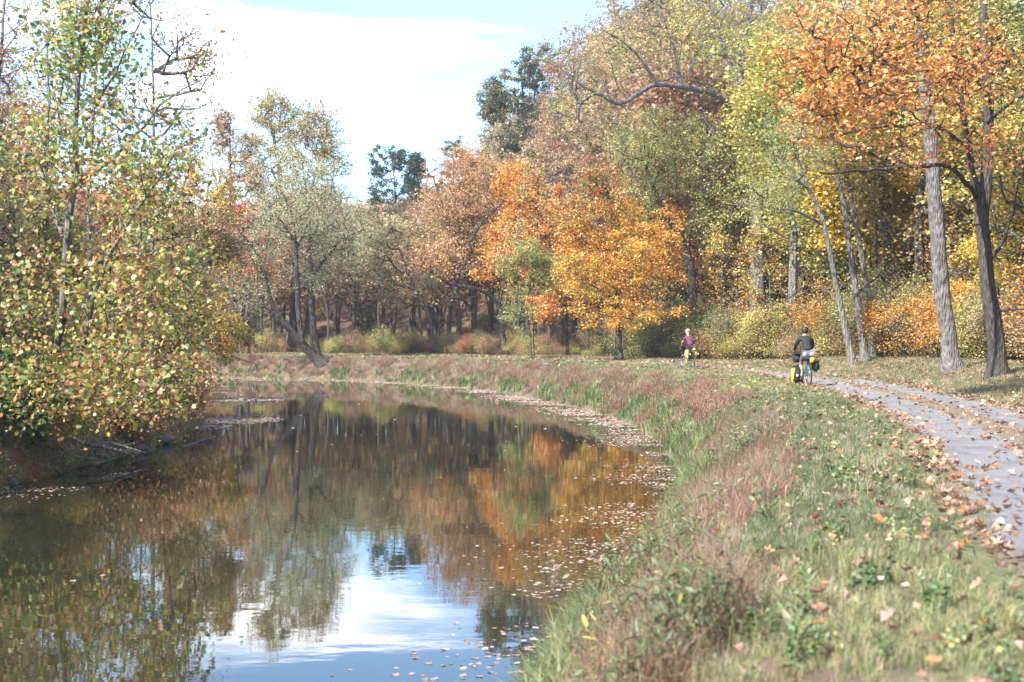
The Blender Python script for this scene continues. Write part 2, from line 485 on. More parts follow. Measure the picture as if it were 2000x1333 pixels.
def build_tree(spines, env, ncl, leaf, pal, seed, shape=RHOMB, lsize=0.16, nleaf=45, csig=0.55, flat=0.6, up=0.5, droop=0.0,
               tip=0.010, upw=1.0, pal2=None, grad=None, rpow=2.3, leafalong=0.35, corr=0.5, maxtw=1.0):
    """spines: list of (points, r0, r1) in world coordinates; env: list of (c, r, weight)."""
    r = np.random.default_rng(seed)
    if DENS: nleaf = int(nleaf * DENS[0]); ncl = int(ncl * DENS[1])
    P = []; par = []; R = []; chains = []; spine_ch = []
    for k, (pts, r0, r1) in enumerate(spines):
        Sp = smooth_spine([np.array(p) for p in pts], 0.45, 0.03 if k else 0.02, r)
        rad = np.linspace(0, 1, len(Sp)); rad = r0 + (r1 - r0) * rad ** 0.9
        if k == 0: rad[0] *= 1.8; rad[1:2] *= 1.2
        st = len(P)
        idx = list(range(st, st + len(Sp)))
        if k == 0: pr = -1
        else:
            A = np.array(P); pr = int(np.argmin(((A - Sp[0]) ** 2).sum(1)))
        for j, q in enumerate(Sp):
            P.append(q); par.append(pr if j == 0 else st + j - 1); R.append(rad[j])
        spine_ch.append(idx)
    nsp = len(P)
    # attractors
    w = np.array([e[2] for e in env], float); w /= w.sum()
    which = r.choice(len(env), ncl, p=w)
    d = r.normal(size=(ncl, 3)); d /= np.linalg.norm(d, axis=1)[:, None]
    rad = r.random(ncl) ** 0.42
    c = np.array([e[0] for e in env])[which]; rr = np.array([e[1] for e in env])[which]
    Q = c + d * rad[:, None] * rr
    A = np.array(P)
    dd = np.array([np.sqrt(((A - q) ** 2).sum(1)).min() for q in Q])
    order = np.argsort(dd)
    Q = Q[order]
    PA = np.zeros((nsp + ncl * 14, 3)); PA[:nsp] = A
    dep = np.zeros(len(PA)); n = nsp
    low = spines[0][0][0][2] + 0.18 * (Q[:, 2].max() - spines[0][0][0][2])
    dep[:nsp] = np.where(A[:, 2] < low, 3.0, 0)
    cl_nodes = []
    par = list(par); R = list(R)
    for q in Q:
        v = PA[:n] - q
        dist = np.sqrt((v * v).sum(1))
        cost = dist + upw * np.maximum(0, v[:, 2] + 0.3 * dist) + 0.12 * dep[:n]
        i = int(np.argmin(cost))
        a = PA[i]; L_ = dist[i]
        m = int(min(9, max(1, round(L_ / 0.55))))
        t = np.arange(1, m + 1) / m
        mid = (a + q) / 2 + np.array([0, 0, -0.10 * L_ * (1 if upw > 0 else -1)]) + r.normal(size=3) * 0.07 * L_
        seg = ((1 - t) ** 2)[:, None] * a + (2 * t * (1 - t))[:, None] * mid + (t ** 2)[:, None] * q
        if m > 2: seg[:-1] += r.normal(size=(m - 1, 3)) * 0.025 * min(L_, 2)
        if n + m >= len(PA): break
        PA[n:n + m] = seg
        dep[n:n + m] = dep[i] + t * L_ * 0.5
        ch = [i]
        for k in range(m):
            par.append(i if k == 0 else n + k - 1); R.append(0.0); ch.append(n + k)
        chains.append(ch)
        cl_nodes.append(n + m - 1)
        n += m
    Rp = np.zeros(n); R = np.array(R)
    leafw = np.zeros(n); leafw[cl_nodes] = tip ** rpow
    acc = leafw.copy()
    for i in range(n - 1, -1, -1):
        if acc[i] == 0: acc[i] = (tip * 0.7) ** rpow
        if par[i] >= 0 and i >= nsp: acc[par[i]] += acc[i]
    Rp = acc ** (1 / rpow)
    Rp[:nsp] = R[:nsp]
    Rp[nsp:] = np.minimum(Rp[nsp:], 0.14) * maxtw
    T = Tree()
    T.sp = [(PA[idx], Rp[idx], 12 if spines[k][1] > 0.15 else 8 if spines[k][1] > .06 else 6) for k, idx in enumerate(spine_ch)]
    tw = []
    for ch in chains:
        pr = Rp[ch].copy(); pr[0] = min(Rp[ch[0]], pr[1] * 1.25)
        ns = 5 if pr[0] > 0.035 else 3
        tw.append((PA[ch], pr, ns))
    T.tw = tw
    # leaves
    if leaf and nleaf > 0:
        cn = np.array(cl_nodes)
        K = len(cn)
        cc = np.repeat(PA[cn], nleaf, 0)
        off = r.normal(size=(K * nleaf, 3)) * csig; off[:, 2] *= flat
        # part of them along the twig
        prn = np.repeat(PA[np.array(par)[cn]], nleaf, 0)
        tt = r.random(K * nleaf)[:, None] * (r.random(K * nleaf)[:, None] < leafalong)
        C = cc * (1 - tt) + prn * tt + off * (1 - 0.4 * (tt > 0))
        keep = r.random(len(C)) < np.repeat(0.55 + 0.9 * r.random(K), nleaf)
        clk = np.repeat(np.arange(K), nleaf)[keep]
        C = C[keep]
        m = len(C)
        own = pick(pal, m, r); grp = pick(pal, K, r)[clk]
        if pal2 is not None:
            g = grad(C) + r.normal(size=m) * 0.12 + (r.normal(size=K) * 0.12)[clk]
            use = r.random(m) < np.clip(g, 0, 1)
            own = np.where(use[:, None], pick(pal2, m, r), own)
            grp = np.where(use[:, None], pick(pal2, K, r)[clk], grp)
        col = np.where((r.random(m) < corr)[:, None], grp, own)
        col = col * (0.75 + 0.5 * r.random(m))[:, None] * (0.85 + 0.3 * r.random(K))[clk][:, None]
        T.leaf = leaf_arrays(C, lsize, np.clip(col, 0, .92), r, shape, up, droop)
    else: T.leaf = None
    return T

NTRI = [0]
def plant_tree(name, label, cat, group, base, T, bark, crown_name='crown', single=0, piece=None):
    e = empty(name, base); tag(e, label, cat, group)
    b = np.array(base)
    for k, (P, Rr, ns) in enumerate(T.sp):
        me = tubes('trunk' if k == 0 else 'limb', [(P - b, Rr, ns)])
        link('trunk' if k == 0 else 'limb', me, e, bark); NTRI[0] += len(me.polygons) * 2
    if T.tw:
        me = tubes('branches', [(P - b, Rr, ns) for P, Rr, ns in T.tw])
        o = link('branches', me, e, bark); o['kind'] = 'stuff'; NTRI[0] += len(me.polygons) * 2
    if T.leaf:
        V, Fi, k, col = T.leaf
        if single:   # the leaves that show largest are leaves of their own
            Lv = V.reshape(-1, k, 3); cen = Lv.mean(1)
            dist = cen[:, 1] + 0.3 * np.abs(cen[:, 0] + 5)
            dist[np.abs(cen[:, 0] / cen[:, 1]) > .36] = 999
            near = np.argsort(dist)[:1400]; near = near[::5][:single]
            keep = np.ones(len(Lv), bool); keep[near] = False
            meshes = [piece(c) for c in ((0.13, 0.20, 0.04), (0.30, 0.33, 0.05), (0.58, 0.45, 0.08), (0.48, 0.20, 0.05))]
            cols = np.array([(0.13, 0.20, 0.04), (0.30, 0.33, 0.05), (0.58, 0.45, 0.08), (0.48, 0.20, 0.05)])
            for i in near:
                q = Lv[i]; dy = q[6] - q[0]; s = np.linalg.norm(dy) / 1.05; yv = dy / np.linalg.norm(dy)
                xv = q[9] - q[3]; xv -= (xv @ yv) * yv; xv /= np.linalg.norm(xv); zv = np.cross(xv, yv)
                o = link('leaf', meshes[int(((cols - col[i]) ** 2).sum(1).argmin())], e)
                M = Matrix.Identity(4)
                for a_ in range(3):
                    M[a_][0] = xv[a_] * s; M[a_][1] = yv[a_] * s; M[a_][2] = zv[a_] * s; M[a_][3] = q[0][a_] - b[a_]
                o.matrix_local = M
            V = Lv[keep].reshape(-1, 3); Fi = np.arange(len(V)); col = col[keep]
        me = fast_mesh(crown_name, V - b, Fi, k, False, col)
        o = link(crown_name, me, e, LEAF); o['kind'] = 'stuff'; NTRI[0] += len(me.polygons) * (k - 2)
    return e

def S(d, *pts, base=True, dz=0.0):
    """pixel polyline on a depth (or depths) -> world points, first dropped to the ground"""
    n = len(pts)
    ds = d if isinstance(d, (list, tuple)) else [d] * n
    o = [W(p[0], p[1], q) for p, q in zip(pts, ds)]
    if base:
        o[0][2] = G(o[0][0], o[0][1]) - 0.12
    return o
def E(px, py, rx, ry, d, rd=None, w=None):
    """ellipse in the picture plane on depth d -> ellipsoid in the world"""
    a = rx / F * d; c = ry / F * d
    if rd is None: rd = a
    return (W(px, py, d), np.array([a, rd, c]), w if w else a * c)

# colours of leaves (base colours)
SYC = [(3, (0.19, 0.26, 0.06)), (4, (0.36, 0.38, 0.09)), (3, (0.56, 0.46, 0.12)), (4, (0.52, 0.27, 0.10)), (2, (0.34, 0.16, 0.08))]
SYCG = [(4, (0.14, 0.23, 0.05)), (5, (0.32, 0.38, 0.08)), (1.5, (0.50, 0.42, 0.07)), (1, (0.40, 0.18, 0.06))]
CREAM = [(3, (0.68, 0.62, 0.36)), (3, (0.56, 0.54, 0.30)), (2, (0.76, 0.69, 0.46))]
PALEGR = [(3, (0.44, 0.45, 0.24)), (2, (0.55, 0.52, 0.28)), (2, (0.36, 0.39, 0.17))]
TAN = [(3, (0.52, 0.37, 0.17)), (2, (0.38, 0.32, 0.14)), (2, (0.55, 0.33, 0.19)), (1, (0.40, 0.20, 0.10))]
PINKTAN = [(3, (0.52, 0.34, 0.20)), (2, (0.44, 0.25, 0.14)), (2, (0.62, 0.45, 0.28)), (1, (0.45, 0.38, 0.18))]
ORANGE = [(4, (0.80, 0.36, 0.06)), (3, (0.85, 0.48, 0.07)), (2, (0.68, 0.24, 0.06)), (1, (0.48, 0.30, 0.06))]
MAPLEO = [(4, (0.80, 0.30, 0.08)), (3, (0.86, 0.40, 0.11)), (2, (0.62, 0.23, 0.07)), (2, (0.76, 0.52, 0.14))]
PINKOR = [(4, (0.66, 0.36, 0.17)), (3, (0.74, 0.42, 0.10)), (2, (0.54, 0.32, 0.22))]
GOLD = [(4, (0.82, 0.55, 0.07)), (3, (0.70, 0.50, 0.09)), (2, (0.60, 0.52, 0.12)), (1, (0.8, 0.4, 0.06))]
YGREEN = [(4, (0.50, 0.49, 0.13)), (3, (0.38, 0.40, 0.12)), (3, (0.68, 0.58, 0.17)), (1, (0.24, 0.28, 0.08))]
RED = [(3, (0.66, 0.17, 0.08)), (2, (0.72, 0.28, 0.12)), (1, (0.55, 0.30, 0.18))]
DKGREEN = [(3, (0.045, 0.085, 0.05)), (2, (0.07, 0.11, 0.05)), (1, (0.13, 0.14, 0.06))]
GREEN = [(3, (0.16, 0.26, 0.08)), (2, (0.28, 0.34, 0.09)), (1, (0.09, 0.16, 0.06))]
RUST = [(3, (0.48, 0.18, 0.07)), (2, (0.60, 0.30, 0.10)), (2, (0.36, 0.17, 0.08))]
BROWNT = [(3, (0.42, 0.27, 0.14)), (2, (0.52, 0.36, 0.18)), (2, (0.30, 0.24, 0.10))]

# ------------------------------------------------------------------ trees one can tell apart
def T_(name, label, cat, d, spines, env, ncl, pal, seed, bark=BARK_MID, group=None, **k):
    """spines: list of (r0, r1, pixel points[, depths])"""
    sp = []
    for i, s in enumerate(spines):
        dd = s[3] if len(s) > 3 else d
        sp.append((S(dd, *s[2], base=(i == 0)), s[0], s[1]))
    global DENS
    DENS = (1.0, 1.0) if d < 45 else (1.15, 1.7)
    single = k.pop('single', 0)
    if d > 45: k['lsize'] = k.get('lsize', .16) * .85; k['csig'] = k.get('csig', .4) * .76; k['tip'] = k.get('tip', .01) * 1.3
    T = build_tree(sp, env, ncl, True, pal, seed, **k)
    base = sp[0][0][0].copy(); base[2] += 0.12
    return plant_tree(name, label, cat, group, tuple(float(v) for v in base), T, bark, single=single, piece=maple_piece)

def maple_piece(c):
    k = len(MAPLE)
    me = fast_mesh('leaf', np.concatenate([MAPLE, [[0, .5, .02]]]), np.array([[i, (i + 1) % k, k] for i in range(k)]).ravel(), 3, False, np.ones((k, 3)) * np.array(c))
    me.materials.append(LEAF); return me

# 1 left sycamore hanging over the water
z0 = lambda C: (C[:, 2] - 4.2) / 4.0
T_('sycamore_tree', 'young sycamore leaning over the left edge of the water, large green, yellow and rust leaves', 'tree', 27.5,
   [(0.13, 0.03, [(62, 872), (95, 760), (118, 650), (130, 480), (148, 340), (150, 200), (168, 40), (175, -70)], [31.5, 30, 28.4, 28, 27.8, 27.5, 27.5, 27.5]),
    (0.07, 0.015, [(130, 790), (160, 680), (188, 570), (225, 480), (290, 380), (340, 300)], [28, 27.5, 27, 26.5, 26, 26]),
    (0.05, 0.012, [(132, 480), (100, 400), (90, 300), (96, 180), (90, 60)], [28, 28.3, 28.6, 28.6, 28.6]),
    (0.045, 0.012, [(148, 360), (200, 325), (260, 270), (330, 190), (400, 150)], [27.8, 27.5, 27.2, 27, 27]),
    (0.04, 0.012, [(128, 520), (200, 505), (290, 470), (390, 465)], [28, 27.4, 26.8, 26.5]),
    (0.035, 0.01, [(150, 260), (200, 190), (250, 90), (290, 10)], [27.6, 27.3, 27, 27]),
    (0.05, 0.012, [(112, 740), (190, 690), (290, 690), (380, 740)], [28.2, 27, 26, 25.5]),
    (0.045, 0.012, [(110, 720), (50, 660), (-20, 620)], [28.2, 27.5, 27])],
   [E(165, 90, 105, 140, 27.5, 1.6, 1.9), E(265, 330, 140, 140, 27, 1.8, 2.6), E(110, 330, 120, 150, 28, 1.8, 1.6), E(290, 560, 140, 130, 26.6, 2.0, 2.2),
    E(70, 600, 150, 130, 27.4, 1.8, 1.8), E(290, 735, 135, 95, 25.8, 1.6, 2.1), E(90, 755, 150, 75, 26.6, 1.4, 1.8), E(395, 120, 25, 60, 27, .5, .12), E(180, -80, 80, 120, 27.5, 1.4, .8)],
   560, SYC, 101, BARK_GREY, single=280, shape=MAPLE, lsize=0.086, nleaf=23, csig=0.30, flat=0.75, up=0.1, droop=.3, tip=0.0065, upw=0.5,
   pal2=SYCG, grad=z0, corr=0.35)

# 2 trees of the left bank behind it
def pxtree(name, label, cat, px, d, top, half, pal, seed, ncl=190, bark=BARK_MID, lean=0, stems=1, bot=None, group=None, **k):
    """free-form tree: trunk from the ground at px, crown between rows top and bot"""
    by = HZ + (CAMZ - G((px - 1000) / F * d, d)) / d * F
    bot = bot if bot is not None else by - 0.3 * (by - top)
    cy = (top + bot) / 2; ry = (bot - top) / 2
    rr = np.random.default_rng(seed)
    H = (by - top) / F * d
    r0 = k.pop('r0', 0.011 * H + 0.03)
    sp = []
    for s in range(stems):
        o = (s - (stems - 1) / 2) * half * 0.6
        bx = px + (s - (stems - 1) / 2) * 8 * 60 / d
        tx = px + lean + o + rr.normal() * half * 0.1
        pts = [(bx, by), (bx + (tx - bx) * .2 + rr.normal() * 3, by + (cy - by) * .45), (bx + (tx - bx) * .55 + rr.normal() * 5, cy + ry * .3), (tx, cy - ry * .65)]
        sp.append((S(d + s * 0.35, *pts), r0 * (1 if s == 0 else .75), r0 * .22))
    global DENS
    DENS = (0.85, 1.3) if d < 45 else (1.2, 1.75)
    a = half / F * d
    env = [E(px + lean, cy, half * .88, ry * .92, d, a, 1.3)]
    for j in range(7):
        th = rr.random() * 6.28; 
        env.append(E(px + lean + math.cos(th) * half * .72, cy + math.sin(th) * ry * .74, half * (.3 + .25 * rr.random()), ry * (.2 + .22 * rr.random()), d + rr.normal() * a * .4, a * .5, .55))
    sz = k.pop('lsize', max(0.10, 0.0016 * d + 0.03)) * (.9 if d < 45 else .82)
    T = build_tree(sp, env, ncl, True, pal, seed, lsize=sz, tip=k.pop('tip', .010 if d < 45 else .014), csig=k.pop('csig', max(0.30, 0.06 * a + .12)) * (1 if d < 45 else .74), **k)
    base = sp[0][0][0].copy(); base[2] += .12
    return plant_tree(name, label, cat, group, tuple(float(v) for v in base), T, bark)

pxtree('tree', 'tall pale orange and pink tree filling the top left corner', 'tree', -10, 46, -180, 130, PINKTAN, 201, 260, BARK_GREY, r0=.14, pal2=RED, grad=lambda C: (C[:, 2] - 11) / 6 - .6)
pxtree('tree', 'tall sparse yellow tree behind the young sycamore, slim pale trunk', 'tree', 170, 42, -60, 130, [(1, c[1]) for c in TAN + GOLD], 202, 230, BARK_GREY, r0=.12, nleaf=26)
pxtree('tree', 'sparse tall tree with small rust leaves against the sky above the young sycamore', 'tree', 300, 48, -110, 125, RUST + TAN, 203, 190, BARK_GREY, r0=.10, bot=430, nleaf=20, lsize=0.12, csig=.5)
pxtree('tree', 'yellow green tree on the left bank just right of the young sycamore', 'tree', 298, 41, 330, 105, TAN + YGREEN, 204, 210, lean=32, bot=700, nleaf=34)
pxtree('tree', 'low tan leafy tree at the picture\'s left edge behind the sycamore stems', 'tree', 30, 36, 330, 140, TAN + YGREEN, 205, 230, bot=720, nleaf=36)
pxtree('tree', 'brown and gold tree at the left bank where the water narrows', 'tree', 365, 58, 380, 75, BROWNT + TAN, 206, 170, lean=20, bot=640)
pxtree('tree', 'gold bushy tree between the young sycamore and the orange leaning boughs', 'tree', 210, 50, 400, 110, GOLD + TAN, 207, 190, bot=690)
pxtree('tree', 'low overhanging bush tree with hanging yellow leaves touching the water', 'tree', 372, 56, 585, 70, GOLD + BROWNT, 208, 170, lean=30, bot=735, nleaf=26, upw=.2, droop=1)
pxtree('tree', 'bare twiggy small tree reaching over the water at the far left bank', 'tree', 352, 70, 590, 70, BROWNT, 209, 150, lean=85, bot=725, nleaf=16, upw=.2)
pxtree('shrub', 'dark green bush low at the left edge above the boulders', 'shrub', -65, 27.5, 690, 80, DKGREEN + GREEN, 210, 110, lean=75, bot=830, nleaf=60, lsize=.10, csig=.3)
pxtree('shrub', 'rusty low bush on the left bank above the driftwood', 'shrub', 190, 36, 690, 110, RUST + TAN, 211, 170, lean=55, bot=840, nleaf=44, lsize=.09, csig=.36)
pxtree('shrub', 'tan low bush on the left bank at the tip of the driftwood', 'shrub', 322, 43.5, 690, 75, TAN + RUST, 212, 120, lean=20, bot=820, nleaf=40, lsize=.09, csig=.36)
pxtree('shrub', 'green and rust bush behind the boulders on the left bank', 'shrub', 82, 31.5, 720, 80, GREEN + RUST, 213, 110, bot=850, nleaf=40, lsize=.09, csig=.34)
pxtree('tree', 'tall yellowing tree far behind the left bank, left of the pale leaning tree', 'tree', 352, 67, 300, 75, TAN + GOLD, 214, 170, lean=42, bot=640)
pxtree('tree', 'red orange tree glowing behind the left bank trees', 'tree', 90, 62, 170, 110, PINKTAN + RED, 215, 170, bot=600)
pxtree('tree', 'orange tan tree behind the gold bushy tree of the left bank', 'tree', 270, 72, 330, 100, PINKTAN + ORANGE, 216, 150, bot=640)

# 3 leaning pale tree at the far bank
T_('leaning_tree', 'pale cream leafed tree leaning left from the far bank, dark forked trunk', 'tree', 97,
   [(0.34, 0.13, [(628, 728), (606, 690), (582, 663), (545, 618), (528, 585), (517, 535)], [98.3, 98, 97.5, 97, 97, 97]),
    (0.15, 0.03, [(541, 612), (515, 600), (488, 575), (470, 545)], [97, 96.8, 96.5, 96]),
    (0.16, 0.04, [(517, 540), (505, 500), (478, 465), (455, 435)], [97, 97, 96.5, 96]),
    (0.20, 0.05, [(590, 668), (582, 600), (579, 500), (572, 430), (548, 370), (530, 330)], [97.5, 97.5, 97.5, 97.5, 97.5, 97.3]),
    (0.11, 0.03, [(579, 485), (600, 440), (598, 370), (590, 320)], [97.5, 97.8, 98, 98]),
    (0.09, 0.03, [(575, 470), (540, 420), (505, 380)], [97.5, 97, 96.5])],
   [E(560, 380, 95, 95, 97.5, 3.6, 3), E(500, 460, 75, 75, 96.5, 2.6, 1.4), E(620, 440, 70, 70, 97.5, 2.6, 1.3), E(490, 560, 60, 50, 96.5, 2, .7), E(560, 310, 50, 40, 97.5, 2, .5)],
   400, CREAM, 301, BARK_DARK, lsize=0.17, nleaf=30, csig=.42, tip=.011, shape=NARROW, pal2=PALEGR, grad=lambda C: (12.0 - C[:, 2]) / 6)
T_('tree', 'upright dark stemmed tree with pale green crown just right of the leaning trunk', 'tree', 99.5,
   [(0.26, 0.12, [(621, 697), (612, 640), (607, 560), (606, 480), (600, 400)]),
    (0.12, 0.04, [(607, 545), (640, 500), (668, 470), (712, 448)], [99.5, 99, 98.5, 98]),
    (0.10, 0.03, [(606, 470), (630, 420), (648, 370)], [99.5, 99.5, 99.5])],
   [E(650, 430, 75, 85, 99, 3.2, 2.4), E(690, 480, 55, 60, 98.5, 2.4, 1.2), E(620, 350, 55, 55, 99.5, 2.4, 1.2), E(610, 540, 60, 45, 99, 2, .8)],
   280, PALEGR + CREAM, 302, BARK_DARK, lsize=0.17, nleaf=30, csig=.42, shape=NARROW, pal2=CREAM, grad=lambda C: (C[:, 2] - 9) / 6)
T_('tree', 'tall tan crowned tree rising behind the pale leaning tree against the sky', 'tree', 124,
   [(0.34, 0.12, [(575, 690), (570, 560), (560, 440), (545, 330), (530, 240)]), (0.2, 0.06, [(570, 500), (600, 400), (625, 310), (640, 250)], [124, 124, 124, 124]), (0.15, 0.05, [(568, 480), (520, 400), (490, 320)], [124, 124, 124])],
   [E(565, 280, 95, 80, 124, 4, 2.6), E(530, 215, 50, 45, 124, 2.4, 1), E(610, 235, 55, 50, 124, 2.4, 1.1), E(485, 320, 42, 75, 124, 2.4, 1), E(650, 320, 38, 80, 124, 2.4, 1), E(570, 400, 110, 80, 124, 4, 1.6)],
   480, TAN + TAN + YGREEN, 3031, BARK_DARK, lsize=.19, nleaf=40, csig=.5, tip=.014)
pxtree('tree', 'slim pinkish tan tree at the sky gap left of the tall tan crown', 'tree', 455, 118, 190, 60, PINKTAN, 304, 260, BARK_DARK, bot=500, nleaf=18)
pxtree('tree', 'red crowned tree behind the pale leaning tree', 'tree', 484, 107, 395, 58, RED, 305, 230, BARK_DARK, bot=570)
pxtree('tree', 'dark evergreen tree standing far off at the bottom of the sky gap', 'tree', 768, 165, 276, 56, DKGREEN, 3062, 240, BARK_DARK, bot=500, nleaf=40, lsize=.26)
pxtree('tree', 'dark blue green tree just left of the big pink orange crown', 'tree', 815, 170, 300, 40, DKGREEN, 336, 120, BARK_DARK, bot=480, nleaf=60, lsize=.3)
pxtree('tree', 'small dark tree peeping over the big pink orange crown', 'tree', 885, 175, 248, 36, DKGREEN, 307, 80, BARK_DARK, bot=480, nleaf=50, lsize=.3)
pxtree('tree', 'tan tree low in the gap between the pale tree and the pink orange crown', 'tree', 700, 122, 400, 60, TAN + PALEGR, 308, 160, BARK_DARK, bot=610)
pxtree('tree', 'sparse pale tan tree leaning left in front of the pink orange crown', 'tree', 850, 104, 420, 78, TAN + PALEGR, 309, 170, BARK_MID, lean=-70, bot=610, nleaf=24)

# 4 big pink orange fan crowned tree
T_('tree', 'big pink and orange tree with fan of fine grey branches beyond the bend', 'tree', 110,
   [(0.26, 0.10, [(925, 690), (926, 620), (930, 540), (925, 450), (915, 380)]),
    (0.20, 0.06, [(926, 600), (905, 520), (875, 430), (850, 360)], [110, 109.5, 109, 109]),
    (0.17, 0.05, [(928, 570), (955, 490), (975, 410), (985, 350)], [110, 110, 110.5, 111]),
    (0.12, 0.04, [(927, 610), (880, 560), (835, 500), (815, 440)], [110, 109, 108.5, 108])],
   [E(905, 360, 85, 80, 110, 3.6, 3), E(870, 430, 80, 80, 109, 3.4, 2), E(960, 430, 70, 90, 110, 3.2, 2), E(850, 520, 60, 60, 108.5, 2.6, .9), E(910, 310, 50, 32, 110, 2, .6)],
   520, PINKOR, 310, BARK_MID, lsize=0.16, nleaf=24, csig=.42, tip=.012)
T_('tree', 'orange gold tree right of the big pink orange crown', 'tree', 108,
   [(0.24, 0.09, [(896, 690), (896, 620), (892, 540), (930, 450), (985, 390)])],
   [E(1010, 380, 50, 75, 109, 2.8, 2), E(1010, 470, 65, 60, 107, 2.8, 1.5), E(960, 520, 40, 50, 107, 2.0, .5)],
   220, ORANGE, 311, BARK_DARK, lsize=0.18, nleaf=46, csig=.42)
T_('tree', 'dark trunk with a long bough bending left under the orange crowns', 'tree', 100,
   [(0.2, 0.09, [(985, 690), (980, 630), (970, 588), (930, 565), (880, 555), (840, 530)], [101, 101, 101, 100, 99, 98]),
    (0.1, 0.03, [(975, 600), (985, 540), (1010, 480)], [101, 101, 101])],
   [E(860, 500, 60, 45, 98.5, 2, 1), E(1000, 500, 50, 50, 101, 2, 1)], 110, PINKOR, 312, BARK_DARK, nleaf=22, csig=.4, lsize=.16)
# 5 orange maple with dark stem
T_('maple_tree', 'orange and gold maple with dark straight trunk, reddish at its upper left', 'tree', 84,
   [(0.22, 0.07, [(1209, 690), (1207, 620), (1205, 540), (1200, 450), (1185, 370), (1165, 330)]),
    (0.07, 0.02, [(1207, 600), (1250, 575), (1300, 560)], [84, 83, 82.5]),
    (0.07, 0.02, [(1206, 590), (1160, 560), (1115, 545)], [84, 83.5, 83]),
    (0.06, 0.02, [(1206, 540), (1240, 500), (1270, 460)], [84, 83.5, 83]),
    (0.06, 0.02, [(1205, 530), (1165, 480), (1130, 430)], [84, 83.5, 83])],
   [E(1180, 410, 75, 75, 84, 2.6, 2), E(1240, 510, 95, 80, 83.5, 3, 3), E(1145, 520, 75, 75, 83.5, 2.6, 2), E(1215, 610, 115, 45, 83, 2.6, 1.8), E(1115, 430, 45, 60, 84, 2, .8), E(1165, 345, 42, 40, 84, 1.3, .7), E(1300, 450, 40, 50, 83, 1.3, .5)],
   400, ORANGE + ORANGE + GOLD, 320, BARK_DARK, lsize=0.15, nleaf=50, csig=.36, flat=.5, pal2=RED + GREEN,
   grad=lambda C: (C[:, 2] - 7.5) / 4 - 0.1 * (C[:, 0] - 5))
pxtree('tree', 'small green feathery leafed tree in front of the orange crowns', 'tree', 1040, 90, 462, 58, GREEN + YGREEN, 321, 105, BARK_MID, lean=-10, bot=660, stems=2, nleaf=26, shape=NARROW, lsize=.24, r0=.07)
pxtree('tree', 'dull orange tree between the pink orange crown and the maple', 'tree', 1070, 100, 370, 65, ORANGE + RUST, 322, 190, BARK_DARK, bot=640)
pxtree('tree', 'red topped tree behind the maple', 'tree', 1170, 112, 285, 62, RUST + RED + GREEN, 323, 200, BARK_DARK, bot=560)
# 6 big dark hillside tree at the right edge of the sky gap
pxtree('tree', 'large dark green tree on the hill at the right edge of the sky gap', 'tree', 1030, 150, 95, 84, DKGREEN + DKGREEN + BROWNT, 324, 340, BARK_DARK, bot=330, nleaf=60, lsize=.27, r0=.4)
pxtree('tree', 'rust brown tree on the hill right of the dark green tree', 'tree', 1130, 138, 70, 90, PINKTAN + RUST, 325, 270, BARK_DARK, bot=360, nleaf=34, lsize=.2)
pxtree('tree', 'pinkish brown hillside tree under the dark green tree', 'tree', 1060, 125, 270, 70, PINKTAN + TAN, 326, 190, BARK_DARK, bot=420, nleaf=34)
# 7 yellow green tree with crooked dark trunk
T_('tree', 'yellow green tree with crooked forked dark trunk beyond the first cyclist', 'tree', 90.3,
   [(0.293, 0.122, [(1358, 690), (1354, 570), (1346, 510), (1338, 475), (1308, 435), (1283, 385), (1262, 330)]),
    (0.146, 0.049, [(1341, 480), (1352, 440), (1372, 395), (1400, 340)], [90.3, 89.7, 89.1, 89.1]),
    (0.085, 0.024, [(1300, 420), (1250, 400), (1200, 360)], [90.3, 89.7, 89.1])],
   [E(1280, 300, 100, 90, 90.3, 3.9, 3), E(1370, 310, 85, 90, 89.7, 3.7, 2), E(1240, 400, 60, 60, 89.7, 2.4, 1), E(1400, 420, 70, 60, 89.1, 2.4, 1)],
   380, YGREEN, 330, BARK_DARK, lsize=0.14, nleaf=42, csig=.4, pal2=PALEGR, grad=lambda C: np.full(len(C), .3))
